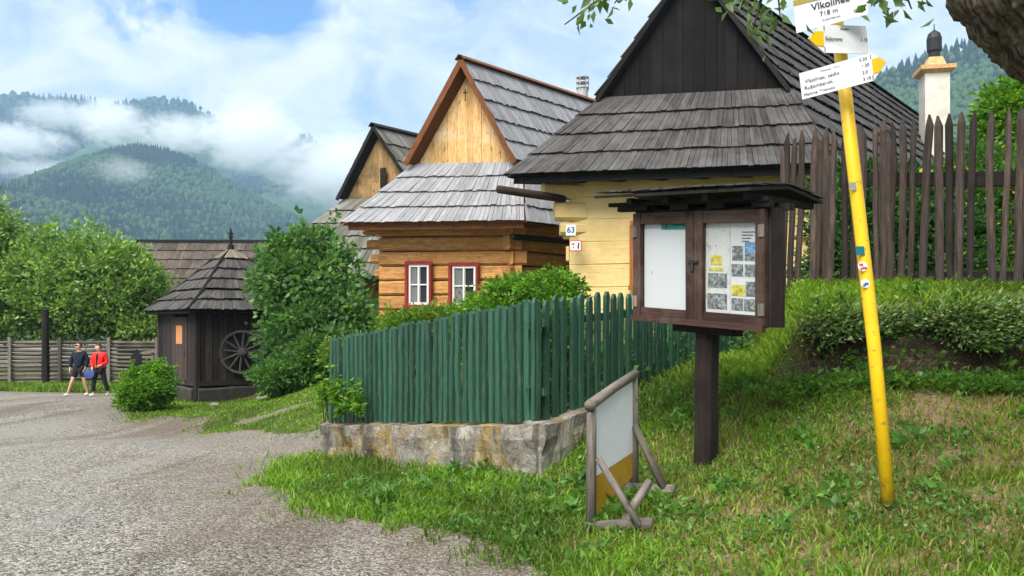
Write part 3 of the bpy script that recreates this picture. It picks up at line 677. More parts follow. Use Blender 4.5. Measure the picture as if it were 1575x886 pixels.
# painted beam ends under the eave, wooden gutter
mb = MB()
mb.beam(fA.W(-.35, -.25, 4.33), fA.W(.3, .2, 4.33), .30, .30, ch=.05); mb.beam(fA.W(-.2, -.12, 3.93), fA.W(.3, .1, 3.93), .26, .38, ch=.06); mb.beam(fA.W(-.12, -.06, 3.58), fA.W(.3, .1, 3.58), .22, .26, ch=.06)
mb.build('beam_end', MT['limewash'], hA)
mb = MB(); a, b = P(766, 291, 16.0), P(868, 306, 16.9); mb.tube([a, a.lerp(b, .5), b], [.075, .08, .08], 8, wob=.05); mb.build('wooden_gutter', MT['wood_dark'], hA, smooth=True)
window(fA, hA, 970, 1035, 340, 446, v=-.13, frame='orange_frame', curtains=(.6, .6))
# chimney
cu_, cv_ = 3.9, 12.2
root = None
ch = MB(); cpos = fA.W(cu_, cv_, 0); cd = cpos.y; cz = lambda py: EYE+(YH-py)/F*cd
hw = .345; X1 = Vector((fA.eu[0], fA.eu[1], 0)); Y1 = Vector((.2, .98, 0))
def sq(z, r, cx=Vector((0, 0, 0))): return [Vector((cpos.x, cpos.y, z))+X1*a*r+Y1*b*r+cx for a, b in ((-1, -1), (1, -1), (1, 1), (-1, 1))]
ch.sweep([sq(5.9, hw), sq(cz(116), hw)]); chim = ch.build('chimney', MT['chimney_white'], roofA)
# the cap, pot and cowl are pieces of the chimney: one mesh each on the house roof's level
c2 = MB(); c2.sweep([sq(cz(117), hw), sq(cz(112), hw+.14), sq(cz(106), hw+.15), sq(cz(104), hw*.8), sq(cz(98), .24), sq(cz(90), .19)]); c2.build('chimney_cap', MT['clay'], roofA)
c3 = MB(); q = Vector((cpos.x, cpos.y, 0)); c3.tube([q+Z*cz(y) for y in (92, 80, 79, 60, 52, 47)], [.16, .17, .21, .22, .17, .05], 14); c3.tube([q+Z*cz(48), q+Z*cz(37)], [.02, .012], 6); c3.build('chimney_cowl', MT['iron'], roofA, smooth=False)
# number plates on the corner
def plate_thing(name, label, px, py, w, hh, back, face, border):
    c = P(px, py, 16.62); root = thing(name, c, label, 'sign'); xd = Vector((fA.eu[0], fA.eu[1], 0)); n = xd.cross(Z)
    m = MB(); m.slab([c+xd*a*w/2+Z*b*hh/2 for a, b in ((-1, -1), (1, -1), (1, 1), (-1, 1))], n, .02); m.build('plate', MT[back], root)
    m = MB(); m.slab([c+n*.003+xd*a*(w/2-border)+Z*b*(hh/2-border) for a, b in ((-1, -1), (1, -1), (1, 1), (-1, 1))], n, .004); m.build('plate_face', MT[face], root)
    m = MB(); m.beam(c-n*.02, c-n*.45, .03, .03); m.build('bracket', MT['iron'], root)
    return root, c+n*.004, xd
r_, c_, xd_ = plate_thing('number_plate', 'small white plate with dark blue number 63 on the yellow house corner', 878, 354, .19, .21, 'sign_white', 'paper_white', .01)
text('63', c_, xd_, Z, .16, 'ink_blue', r_, align='CENTER', bold=.004)
r_, c_, xd_ = plate_thing('notice_plate', 'small white plate with red border on the yellow house corner', 885, 378, .24, .21, 'red_paint', 'paper_white', .018)
for (x0, z0, x1, z1, w) in ((-.08, .035, -.01, .035, .018), (-.05, -.03, -.03, -.03, .03), (.055, -.06, .055, .0, .03), (.06, .0, .065, .06, .028)): m = MB(); m.beam(c_+xd_*x0+Z*z0+Vector((0, -.004, 0)), c_+xd_*x1+Z*z1+Vector((0, -.004, 0)), .004 if abs(z1-z0) < 1e-6 else w, w if abs(z1-z0) < 1e-6 else .004, up=Z if abs(z1-z0) < 1e-6 else Vector((0, 1, 0))); m.build('pictogram', MT['ink'], r_)
# --- honey coloured log house
fB = Frame((P(580, 500, 21).x, 21.0), 6, 42)
WB = fB.u(792)
hB, wallB, roofB = cottage('log_house', 'honey brown log house with red framed windows and silver shingle roof', fB, WB, 1.3, 4.08, 5.68, 8.18, -.22, fB.u(712, .1), WB+.80, -.85, .35, 11,
    dict(wall='log_orange', roof='shingle_silver', deck='deck_orange', rake='deck_orange', gable='gable_honey'), 4, 4, 5, 8, .11, ext=.44, rake=.32, rkh=.13)
window(fB, hB, 624, 666, 402, 474, v=-.12, curtains=(1, .28), fw=.085)
window(fB, hB, 691, 738, 404, 476, v=-.12, curtains=(1, .0), fw=.085)
mb = MB(); a, b = P(787, 364, 20.2), P(880, 372, 21.5); mb.tube([a, b], [.075, .075], 8); mb.build('wooden_gutter', MT['wood_black'], hB)
m = MB()
cc = fB.W(fB.u(716, .3), .3, 0); m.beam(Vector((cc.x, cc.y-.06, 7.2)), Vector((cc.x, cc.y-.06, 7.5)), .025, .01, up=Vector((0, 1, 0))); m.beam(Vector((cc.x-.055, cc.y-.06, 7.41)), Vector((cc.x+.055, cc.y-.06, 7.41)), .01, .025); m.build('gable_cross', MT['wood_black'], hB)
# small wire cowl chimney
qq = fB.W(fB.u(896, 7.2), 7.2, 0); zc_ = lambda py: EYE+(YH-py)/F*qq.y
m = MB(); m.tube([Vector((qq.x, qq.y, 6.2)), Vector((qq.x, qq.y, zc_(136)))], [.17, .17], 12)
for k in range(6): a = k*math.pi/3; m.tube([Vector((qq.x+.19*math.cos(a), qq.y+.19*math.sin(a), zc_(140))), Vector((qq.x+.19*math.cos(a), qq.y+.19*math.sin(a), zc_(119)))], .012, 5)
for py in (136, 128, 120): m.tube([Vector((qq.x, qq.y, zc_(py))), Vector((qq.x, qq.y, zc_(py-1.5)))], [.2, .2], 12)
m.build('chimney', MT['zinc'], roofB)
# --- old house with mossy roof farther back
fC = Frame((P(520, 500, 27).x, 27.0), 5, 40)
WC = 3.6
hC, wallC, roofC = cottage('log_house', 'old log house with stained board gable and mossy grey roof behind the bush', fC, WC, .4, 3.1, 5.75, 8.05, -1.75, fC.u(581, .6), 4.1, -1.5, .7, 10,
    dict(wall='log_orange', roof='shingle_moss', deck='deck_dark', rake='deck_dark', gable='gable_old'), 6, 6, 4, 7, .15, rake=.3, rkh=.10)
_u = fC.u(581, .6); m = MB(); m.beam(fC.W(_u+.0, .74, 5.75), fC.W(_u+.0, .74, 6.75), .48, .03, up=Vector((fC.ev[0], fC.ev[1], 0))); m.build('dark_gable_boards', MT['wood_dark'], hC)  # dark boards added only to bring darkness to the stained gable
# --- long barn behind the hut
def barn():
    fr = Frame((P(190, 500, 37).x, 36.5), -1.5, 0); Wd = fr.W; L = 9.5
    root = thing('barn', Wd(L/2, 0, -.4), 'long low barn with brown shingle roof behind the small hut', 'barn')
    zrg = fr.z(373, 2, 2.6); ze = 1.9
    mb = MB(); shingles(mb, Wd(-.5, -.6, ze), Wd(L+.5, -.6, ze), Wd(-.5, 2.6, zrg), Wd(L+.5, 2.6, zrg), 8, .16); shingles(mb, Wd(-.5, 5.8, ze), Wd(L+.5, 5.8, ze), Wd(-.5, 2.6, zrg), Wd(L+.5, 2.6, zrg), 8, .3)
    ro = mb.build('roof', MT['shingle_brown'], root)
    mb = MB(); mb.slab([Wd(-.4, -.55, ze-.02), Wd(L+.4, -.55, ze-.02), Wd(L+.4, 2.6, zrg-.02), Wd(-.4, 2.6, zrg-.02)], (0, -.6, .8), .05); mb.slab([Wd(-.4, 5.75, ze-.02), Wd(L+.4, 5.75, ze-.02), Wd(L+.4, 2.6, zrg-.02), Wd(-.4, 2.6, zrg-.02)], (0, .6, .8), .05)
    mb.beam(Wd(-.5, 2.6, zrg+.08), Wd(L+.5, 2.6, zrg+.08), .25, .08); mb.build('ridge_board', MT['deck_dark'], ro)
    mb = MB()
    for k in range(8): z = -.6+(k+.5)*.33; mb.beam(Wd(0, 0, z), Wd(L, 0, z), .2, .31, ch=.05); mb.beam(Wd(0, 5.2, z), Wd(L, 5.2, z), .2, .31, ch=.05); mb.beam(Wd(.1, .1, z), Wd(.1, 5.1, z), .2, .31, ch=.05); mb.beam(Wd(L-.1, .1, z), Wd(L-.1, 5.1, z), .2, .31, ch=.05)
    mb.build('wall', MT['wood_dark'], root)
    for x in (0.05, L-.05): mb = MB(); mb.slab([Wd(x, 0, ze), Wd(x, 5.2, ze), Wd(x, 2.6, zrg-.1)], (1, 0, 0), .05); mb.build('gable', MT['wood_dark'], root)
barn()
# --- small hut over the village well
def hut():
    c = Vector((-8.65, 26, 0)); z0 = -.55; ze, za = 2.03, 4.02
    Rw, Re, a = 2.254, 2.76, math.radians(5.2)
    dirs = [Vector((-math.cos(a), math.sin(a), 0)), Vector((-math.sin(a), -math.cos(a), 0)), Vector((math.cos(a), -math.sin(a), 0)), Vector((math.sin(a), math.cos(a), 0))]   # left, front, right, back
    root = thing('well_hut', c+Z*z0, 'small black plank hut with a pyramid shingle roof and an orange notice on its door', 'hut')
    wc = [c+d*Rw for d in dirs]; st = MB(); wl = MB(); fr = MB()
    for i in range(4):
        p, q = wc[i], wc[(i+1) % 4]; n = (q-p).cross(Z).normalized()
        if n.dot(p-c) < 0: n = -n
        st.beam(p+Z*(z0+.15)+n*.06-(q-p).normalized()*.0, q+Z*(z0+.15)+n*.06, .2, .55, ch=.05, segs=6, wob=.02)
        m = 15; L = (q-p)
        for k in range(m):
            if i == 0 and 6 <= k <= 11: continue
            s0, s1 = p+L*(k/m+.003), p+L*((k+1)/m-.003); j = random.uniform(0, .02)
            wl.sweep([[s0+Z*.0, s1, s1+n*(.03+j), s0+n*(.03+j)], [x+Z*(ze+.12) for x in (s0, s1, s1+n*(.03+j), s0+n*(.03+j))]])
        fr.beam(p+Z*z0, p+Z*(ze+.1), .16, .16, up=n, ch=.02); fr.beam(p+Z*(ze+.02), q+Z*(ze+.02), .14, .16); fr.beam(p+n*.05+Z*.0, q+n*.05+Z*.0, .08, .14)
    st.build('stone_base', MT['stone_dark'], root); wl.build('wall', MT['hut_wall'], root); fr.build('corner_post', MT['hut_wall'], root)
    p, q = wc[0], wc[1]; L = q-p; n = L.cross(Z).normalized(); n = n if n.dot(p-c) > 0 else -n
    m = MB(); d0, d1 = p+L*.405, p+L*.795
    for k in range(5):
        s0, s1 = d0.lerp(d1, k/5+.004), d0.lerp(d1, (k+1)/5-.004); m.sweep([[s0+n*.0+Z*-.1, s1+Z*-.1, s1+n*.05+Z*-.1, s0+n*.05+Z*-.1], [x+Z*(ze-.15) for x in (s0, s1, s1+n*.05, s0+n*.05)]])
    dr = m.build('door', MT['hut_door'], root)
    m = MB(); hp = d0.lerp(d1, .93)+n*.09+Z*.85; m.tube([hp-Z*.07, hp+n*.03, hp+Z*.07], .015, 6); m.build('handle', MT['iron'], dr)
    m = MB(); g = d0.lerp(d1, .45)+n*.056; m.slab([g+L.normalized()*x+Z*y for x, y in ((-.26, 1.1), (.26, 1.1), (.26, 1.63), (-.26, 1.63))], n, .01); m.build('door_notice', MT['paper_orange'], dr)
    ec = [c+d*Re+Z*ze for d in dirs]; ap = c+Z*za; mb = MB(); top = MB(); dk = MB()
    for i in range(4):
        e0, e1 = ec[i], ec[(i+1) % 4]; k = .8
        f0, f1 = e0.lerp(ap, k), e1.lerp(ap, k)
        # slightly bell-cast roof: two pitches
        g0, g1 = e0.lerp(ap, .35)-Z*.07, e1.lerp(ap, .35)-Z*.07
        shingles(mb, e0, e1, g0, g1, 2, .12, lift=.07, th=.03); shingles(mb, g0, g1, f0, f1, 3, .11, lift=.07, th=.03)
        shingles(top, f0, f1, e0.lerp(ap, .985), e1.lerp(ap, .985), 1, .1, lift=.07)
        dk.slab([e0-Z*.03, e1-Z*.03, g1-Z*.02], (e1-e0).cross(ap-e0)*(1 if (e1-e0).cross(ap-e0).z > 0 else -1), .04); dk.slab([e0-Z*.03, g1-Z*.02, g0-Z*.02], (e1-e0).cross(ap-e0)*(1 if (e1-e0).cross(ap-e0).z > 0 else -1), .04)
        dk.slab([g0-Z*.02, g1-Z*.02, ap-Z*.02], (e1-e0).cross(ap-e0)*(1 if (e1-e0).cross(ap-e0).z > 0 else -1), .04)
        dk.tube([e0+Z*.08, e0.lerp(ap, .35)+Z*.0, e0.lerp(ap, .8)+Z*.08], [.05, .05, .05], 5)
    rf = mb.build('roof', MT['shingle_hut'], root); top.build('roof_top', MT['shingle_pale'], rf); dk.build('roof_boarding', MT['deck_dark'], rf)
    m = MB(); m.tube([ap-Z*.15, ap+Z*.1, ap+Z*.12, ap+Z*.3, ap+Z*.34, ap+Z*.62], [.12, .09, .05, .045, .07, .012], 8); m.beam(ap+Z*.45+Vector((-.1, 0, 0)), ap+Z*.45+Vector((.1, 0, 0)), .03, .03); m.build('finial', MT['wood_black'], rf)
    # the well wheel on the right hand wall
    wcx = Vector((-7.80, 24.40, .875)); nn = Vector((.38, -.92, 0)).normalized(); sd = nn.cross(Z).normalized(); R = .63
    m = MB(); ring = []
    K = 36
    for k in range(K):
        a0, a1 = 2*math.pi*k/K, 2*math.pi*(k+1)/K
        f = lambda aa, r, o: wcx+(sd*math.cos(aa)+Z*math.sin(aa))*r+nn*o
        m.sweep([[f(a0, R-.07, -.04), f(a0, R, -.04), f(a0, R, .04), f(a0, R-.07, .04)], [f(a1, R-.07, -.04), f(a1, R, -.04), f(a1, R, .04), f(a1, R-.07, .04)]], tint=.8, cap=False)
    wroot = m.build('wheel', MT['wheel_grey'], root)
    for k in range(12):
        aa = 2*math.pi*k/12+.1; dv = sd*math.cos(aa)+Z*math.sin(aa); m = MB(); m.tube([wcx+dv*.09, wcx+dv*.3, wcx+dv*(R-.065)], [.028, .034, .024], 6, tint=.8); m.build('spoke', MT['wheel_grey'], wroot)
    m = MB(); m.tube([wcx-nn*.5, wcx-nn*.1, wcx-nn*.09, wcx+nn*.1, wcx+nn*.11], [.06, .06, .12, .11, .05], 10, tint=.8); m.build('hub', MT['wheel_grey'], wroot)
hut()
# ------------------------------------------------------------------ fences
def fence_base():
    root = thing('concrete_wall', (FC0[0], FC0[1], -.2), 'low crumbling concrete wall with yellow lichen under the green fence', 'wall')
    import mathutils
    pts = [(FC0[0]-.05, FC0[1]+1.0, .30), (FC0[0]-.06, FC0[1]-.02, .315), (FC1[0]+.02, FC1[1]-.05, .69), (FC1[0]+.75, FC1[1]+.72, .83), (FC1[0]+1.5, FC1[1]+1.5, .92), (FC2[0], FC2[1], 1.0)]
    mb = MB()
    def seg(a, b, n, th=.30):
        a, b = Vector(a), Vector(b); d = (b-a); dd = Vector((d.x, d.y, 0)).normalized(); inn = Vector((-dd.y, dd.x, 0)); rings = []
        for k in range(n+1):
            p = a.lerp(b, k/n); g = -.75; r = []
            H = 7
            j = lambda s: mnoise.noise(Vector((p.x*s, p.y*s, 3.1)))
            for i in range(H+1):
                z = lerp(p.z-1.0, p.z, i/H); q = mnoise.fractal(Vector((p.x*2.2, p.y*2.2, z*2.6)), 1.0, 2.0, 5)
                r.append(Vector((p.x, p.y, z))-inn*(.03+.085*q*(1 if i < H else .4)-.05*(1-i/H)*0) - inn*.02)
            zt = p.z+.03*mnoise.noise(Vector((p.x*3, p.y*3, 0)))
            r[-1].z = zt-.015; r.append(Vector((p.x, p.y, zt))+inn*.03); r.append(Vector((p.x, p.y, zt))+inn*th); r.append(Vector((p.x, p.y, p.z-1.0))+inn*th)
            rings.append(r)
        mb.sweep(rings)
    pts = [Vector(p) for p in pts]
    seg(pts[0], pts[1], 12); seg(pts[1], pts[2], 60); seg(pts[2], pts[3], 14, .2); seg(pts[3], pts[4], 12, .2); seg(pts[4], pts[5], 16, .2)
    o = mb.build('wall_body', MT['concrete'], root)
fence_base()
def picket(root, base, top, w, th, out, m, tip=.06, wob=.008, rnd=False, bend=0):
    base, top = Vector(base), Vector(top); d = top-base; mb = MB(); n = 5; rings = []
    up = d.normalized(); side = up.cross(out).normalized(); o = side.cross(up)
    bx = random.uniform(-1, 1)*bend; ks = [0, .25, .5, .75, 1-tip/d.length, 1]
    for t in ks:
        q = base+d*t+side*(random.uniform(-wob, wob)+bx*math.sin(t*math.pi))+o*random.uniform(-wob, wob)*.4
        s = 1 if t < .999 else .25; ww = w*(1+random.uniform(-.06, .06))*s
        if rnd: rings.append([q+(side*math.cos(a)*ww/2+o*math.sin(a)*th/2*(s if s < 1 else 1)) for a in [2*math.pi*k/7 for k in range(7)]])
        else: rings.append([q-side*ww/2-o*th/2, q+side*ww/2-o*th/2, q+side*ww/2*.8+o*th/2, q-side*ww/2*.8+o*th/2])
    mb.sweep(rings); return mb.build('picket', m, root, smooth=False)
def green_fence():
    root = thing('picket_fence', (FC1[0], FC1[1], .69), 'dark green wooden picket fence standing on the low concrete wall', 'fence')
    A, B, D = Vector((*FC0, .335)), Vector((*FC1, .70)), Vector((*FC2, 1.02))
    d1 = (B-A); i1 = Vector((-d1.y, d1.x, 0)).normalized(); n = 37; hs = lambda t: lerp(1.13, 1.22, t)+random.uniform(-.02, .02)
    for k in range(n):
        t = (k+.25+random.uniform(-.12, .12))/n; b = A.lerp(B, t)+i1*.07
        picket(root, b+Z*random.uniform(-.01, .02), b+Z*hs(t)+Vector((random.uniform(-.015, .015), 0, 0)), .08*random.uniform(.88, 1.1), .035, -i1, MT['green_paint'], .03, .008, bend=.01)
    d2 = (D-B); i2 = Vector((-d2.y, d2.x, 0)).normalized(); m = 30
    for k in range(m):
        t = (k+.5+random.uniform(-.12, .12))/m; b = B.lerp(D, t)+i2*.07
        zt = lerp(1.90, 2.22, t)+random.uniform(-.025, .025)
        picket(root, b+Z*.0, Vector((b.x, b.y, zt)), .085, .035, -i2, MT['green_paint'], .05, .006)
    mb = MB()
    for hh in (.28, .92): mb.beam(A+i1*.125+Z*hh, B+i1*.125+Z*hh*1.06, .05, .08)
    for hh in (.3, .95): mb.beam(B+i2*.125+Z*hh, D+i2*.125+Z*(hh+.0), .05, .08)
    mb.build('rail', MT['green_paint'], root)
    for q, ii, hh in ((A, i1, 1.0), (A.lerp(B, .5), i1, 1.0), (B, (i1+i2).normalized(), 1.08), (B.lerp(D, .5), i2, 1.05), (D, i2, 1.05)):
        mb = MB(); mb.beam(q+ii*.2-Z*.1, q+ii*.2+Z*hh, .08, .08, up=ii); mb.build('post', MT['green_paint'], root)
green_fence()
def dark_fence():
    xs = [1222, 1262, 1366, 1205, 1213, 1234, 1253, 1271, 1283, 1299, 1312, 1324, 1345, 1359, 1374, 1388, 1407, 1430, 1444, 1459, 1479, 1498, 1525, 1552, 1572, 1598, 1622]
    ys = [212, 214, 203, 225, 205, 200, 196, 196, 200, 205, 215, 192, 190, 184, 188, 184, 182, 176, 178, 175, 172, 170, 170, 168, 166, 166, 166]
    A, B = P(1213, 500, 10.2), P(1575, 500, 8.8); A.z = B.z = 0; kd = lambda px: (px-CX)/F
    def at(px):
        k = kd(px); t = (k*A.y-A.x)/((B.x-A.x)-k*(B.y-A.y)); return A.lerp(B, t)
    root = thing('picket_fence', (at(1400).x, at(1400).y, 1.8), 'tall fence of weathered dark brown pickets along the top of the bank', 'fence')
    out = Vector((B.y-A.y, -(B.x-A.x), 0)).normalized()
    for i, (px, py) in enumerate(zip(xs, ys)):
        b = at(px); z = EYE+(YH-py)/F*b.y; bb = at(px+random.uniform(-11, 5)); zb = hz(b.x, b.y)-.15
        k = random.uniform(.062, .09) if px != 1324 else .14
        picket(root, (bb.x, bb.y, zb), (b.x, b.y, z), k, .055, out, MT['picket_dark'], .12, .012, rnd=True, bend=.02)
    # lower pickets that run back behind the notice board
    for i, px in enumerate((1196, 1187, 1179)):
        b = P(px, 500, 10.6+.4*i); zt = EYE+(YH-(330+i*10))/F*b.y
        picket(root, (b.x, b.y, hz(b.x, b.y)-.1), (b.x, b.y, zt), .1, .05, out, MT['picket_dark'], .1, .012, rnd=True)
    mb = MB()
    for py0, py1, w in ((276, 272, .15), (424, 428, .12)):
        a, b = at(1290), at(1640); za, zb = EYE+(YH-py0)/F*a.y, EYE+(YH-py1)/F*b.y
        mb.beam(Vector((a.x, a.y, za))-out*.07, Vector((b.x, b.y, zb))-out*.07, .07, w, segs=6, wob=.008)
    mb.build('rail', MT['wood_black'], root)
dark_fence()
def pole_fence():
    A, B = P(-60, 500, 32.6), P(243, 500, 33.6); A.z = B.z = 0
    root = thing('rail_fence', (P(70, 500, 33).x, 33, -.66), 'grey fence of stacked horizontal poles at the far left beyond the road', 'fence')
    d = (B-A); n = Vector((d.y, -d.x, 0)).normalized(); L = d.length
    k = 0; nseg = 4
    for s in range(nseg):
        a, b = A.lerp(B, s/nseg), A.lerp(B, (s+1)/nseg); za = -.68
        mb = MB()
        for j in range(11):
            z = za+.1+j*.155; e = Vector((0, 0, random.uniform(-.02, .02)))
            mb.tube([a+Z*z-n*.0, a.lerp(b, .5)+Z*z+e, b+Z*(z+random.uniform(-.01, .01))], [random.uniform(.055, .075) for _ in range(3)], 7, wob=.1)
        mb.build('rail_panel', MT['pole_fence'], root)
        mb = MB(); mb.beam(a+n*.12+Z*(za-.1), a+n*.12+Z*(za+1.85), .13, .13, up=n, ch=.02); mb.build('post', MT['wood_grey'], root)
    mb = MB(); mb.beam(B+n*.12+Z*(za-.1), B+n*.12+Z*(za+1.85), .13, .13, up=n); mb.build('post', MT['wood_grey'], root)
    q0, q1 = P(70, 592, 32.4), P(70, 476, 32.4); mb = MB(); mb.tube([q0, q0.lerp(q1, .5), q1], [.15, .13, .12], 8, wob=.08); mb.build('post', MT['wood_black'], root)
pole_fence()
# ------------------------------------------------------------------ notice board
def notice_board():
    Lp, Rp = Vector((1.136, 7.75, 0)), Vector((2.03, 6.72, 0)); ax = (Rp-Lp); Wd = ax.length; ax.normalize(); n = ax.cross(Z); n.normalize()
    if n.y > 0: n = -n
    tilt = -.075
    def B(px_t, o, z): return Lp+ax*px_t*Wd+n*o+Z*(z+tilt*(px_t-.5)*Wd)
    def T(px): k = (px-CX)/F; return (k*Lp.y-Lp.x)/((Rp.x-Lp.x)-k*(Rp.y-Lp.y))
    zb, zt = 1.70, 2.62; pz = Vector((1.68, 7.32, 0))
    root = thing('notice_board', (1.68, 7.32, .45), 'dark brown wooden notice board with two glazed doors and a small roof on one post', 'notice board')
    m = MB(); pts = [Vector((1.68, 7.32, .25)), Vector((1.675, 7.32, 1.0)), Vector((1.69, 7.31, 1.8))]
    m.beam(pts[0], pts[2], .17, .17, up=n, ch=.03, segs=6, wob=.004); m.build('post', MT['wood_dark'], root)
    m = MB(); dp = .2
    m.beam(B(.02, -dp/2-.02, zb), B(.98, -dp/2-.02, zb), dp, .04); m.beam(B(0, -dp/2-.02, zt), B(1, -dp/2-.02, zt), dp, .05)
    up_ = Z+ax*tilt
    for t in (.0, 1.0): m.beam(B(t, -dp/2-.02, zb-.02), B(t, -dp/2-.02, zt+.02), .045, dp, up=n)
    m.beam(B(0.01, -dp, (zb+zt)/2), B(.99, -dp, (zb+zt)/2), .03, zt-zb)
    m.beam(B(.3, -dp/2, zb-.07), B(.75, -dp/2, zb-.07), .16, .1); m.build('case', MT['wood_dark'], root)
    edges = [(0.0, T(1071.5)-.002), (T(1071.5)+.002, 1.0)]; fw = .085/Wd
    for i, (a, b) in enumerate(edges):
        m = MB(); za, zc = zb-.03, zt-.0
        for t, ww in ((a+fw/2, .085), (b-fw/2, .085)): m.beam(B(t, .015, za), B(t, .015, zc), ww, .05, up=n, segs=3, wob=.002)
        m.beam(B(a+fw+.002, .013, zc-.05), B(b-fw-.002, .013, zc-.05), .045, .1); m.beam(B(a+fw+.002, .013, za+.05), B(b-fw-.002, .013, za+.05), .045, .1)
        if i == 0: m.beam(B(a, .05, za-.0), B(1, .05, za-.0), .05, .05)
        dr = m.build('door', MT['wood_red'], root)
        g = MB(); g.slab([B(a+fw, .002, za+.1), B(b-fw, .002, za+.1), B(b-fw, .002, zc-.1), B(a+fw, .002, zc-.1)], n, .004); g.build('glass_pane', MT['glass'], dr)
        te = b-.02 if i else a+.02
        for z in (zt-.17, zb+.12): hg = MB(); hg.beam(B(te, .045, z-.05), B(te, .045, z+.05), .055, .012, up=n); hg.build('hinge_block', MT['wood_grey'], dr)
    m = MB(); m.beam(B(T(1070), .045, 2.2), B(T(1070), .045, 2.11), .03, .025, up=n); m.beam(B(T(1064), .05, 2.19), B(T(1079), .05, 2.19), .015, .02); m.build('lock', MT['iron'], root)
    # roof slab with shingle edges, seen from below
    bk = -n
    def R(t, o, z): return B(t, o, z)
    m = MB(); hl, hr = -.23, 1.02; of, ob = .27, -.86; zf, zm, zbk = 2.77, 2.84, 2.77
    om = (of+ob)/2; shingles(m, R(hl, of, zf), R(hr, of, zf), R(hl, om, zm), R(hr, om, zm), 3, .075, th=.012, lift=.022, rag=.03)
    shingles(m, R(hl, ob, zbk), R(hr, ob, zbk), R(hl, om, zm), R(hr, om, zm), 3, .075, th=.012, lift=.022, rag=.03)
    rf = m.build('roof', MT['shingle_hut'], root)
    m = MB(); m.slab([R(hl+.02, of-.02, zf), R(hr-.01, of-.02, zf), R(hr-.01, om, zm), R(hl+.02, om, zm)], Z, .025); m.slab([R(hl+.02, om, zm), R(hr-.01, om, zm), R(hr-.01, ob+.02, zbk), R(hl+.02, ob+.02, zbk)], Z, .025)
    for t in (.06, .36, .66, .95): m.beam(R(t, of-.08, zf-.055), R(t, ob+.08, zf-.055), .06, .05)
    for o, z in ((.02, 2.665), (-.27, 2.665)): 
        for t0, t1 in ((-.13, .13), (.32, .46), (.6, .73), (.92, 1.04)): m.beam(R(t0, o, z), R(t1, o, z), .07, .055)
    m.beam(R(-.2, .05, 2.70), R(1.04, .05, 2.70), .05, .035); m.build('roof_beam', MT['wood_black'], rf)
    # posters inside
    def sheet(parent, name, px0, px1, z0, z1, mat, o=-.012):
        a, b = T(px0), T(px1); s = MB(); s.slab([B(a, o, z0), B(b, o, z0), B(b, o, z1), B(a, o, z1)], n, .002); return s.build(name, mat, parent)
    k = N('print'); co = k.coord(); v = k.ramp(k.noise(co, 26, 6, .75), (.35, (.03, .04, .04)), (.5, (.2, .23, .23)), (.68, (.6, .63, .64))); MT['photo_grey'] = k.fin(v, .5)
    k = N('print_sky'); co = k.coord(); v = k.ramp(k.noise(co, 22, 5, .7), (.35, (.05, .14, .32)), (.5, (.17, .38, .68)), (.66, (.5, .62, .7))); MT['photo_blue'] = k.fin(v, .5)
    k = N('print_yellow'); co = k.coord(); v = k.ramp(k.noise(co, 18, 5, .7), (.35, (.2, .22, .12)), (.5, (.7, .62, .05)), (.66, (.75, .72, .3))); MT['photo_yellow'] = k.fin(v, .5)
    k = N('map_print'); co = k.coord(); v = k.ramp(k.noise(co, 17, 7, .8, .4), (.34, (.28, .31, .29)), (.44, (.66, .70, .66)), (.58, (.74, .77, .76)), (.68, (.62, .66, .5))); MT['map_print'] = k.fin(v, .55)
    k = N('specked_paper'); co = k.coord(); v = k.ramp(k.noise(co, 16, 3, .5), (.70, (.72, .76, .77)), (.76, (.25, .27, .27))); MT['specked'] = k.fin(v, .6)
    z0, z1 = 1.82, 2.505
    p1 = thing('poster', B(.25, -.05, z0), 'white poster with a green strip behind the left door of the notice board', 'poster')
    sheet(p1, 'sheet', 990, 1062, z0-.06, z1+.06, MT['specked'])
    sheet(p1, 'green_strip', 1016, 1062, z1-.035, z1+.025, MT['teal'], -.009); sheet(p1, 'printed_line', 1023, 1025, z1-.03, z1+.018, MT['teal_dark'], -.006); sheet(p1, 'printed_line', 1034, 1052, z1+.0, z1+.012, MT['teal_dark'], -.006)
    p2 = thing('poster', B(.62, -.05, z0), 'pale map sheet on the left side of the right notice board door', 'poster')
    sheet(p2, 'sheet', 1080, 1121.5, z0-.06, z1+.06, MT['map_print'])
    sheet(p2, 'yellow_caption', 1092, 1109, 2.17, 2.25, MT['photo_yellow'], -.009); sheet(p2, 'printed_photo', 1088, 1117, 1.98, 2.1, MT['photo_grey'], -.009); sheet(p2, 'printed_photo', 1087, 1117, 1.80, 1.93, MT['photo_grey'], -.009); sheet(p2, 'caption_lines', 1090, 1112, 2.12, 2.15, MT['photo_yellow'], -.009)
    p3 = thing('poster', B(.85, -.05, z0), 'white sheet of small photographs on the right side of the right notice board door', 'poster')
    sheet(p3, 'sheet', 1122, 1164, z0-.06, z1+.06, MT['paper_white'])
    for x0, x1, y0, y1, mm in ((1125, 1142, 2.21, 2.33, 'photo_grey'), (1144.5, 1162, 2.27, 2.36, 'photo_blue'), (1144.5, 1162, 2.21, 2.265, 'photo_grey'), (1124, 1142, 2.08, 2.18, 'photo_grey'), (1144.5, 1162, 2.08, 2.18, 'photo_grey'), (1124, 1145, 1.92, 2.01, 'photo_yellow'), (1146, 1162, 1.92, 2.04, 'photo_grey'), (1124, 1142, 1.80, 1.90, 'photo_grey'), (1143.5, 1162, 1.80, 1.90, 'photo_grey')):
        sheet(p3, 'printed_photo', x0, x1, y0, y1, MT[mm], -.009)
    for i in range(4): sheet(p3, 'printed_line', 1140, 1160-3*i, 2.44-.025*i, 2.447-.025*i, MT['ink_soft'], -.008)
notice_board()
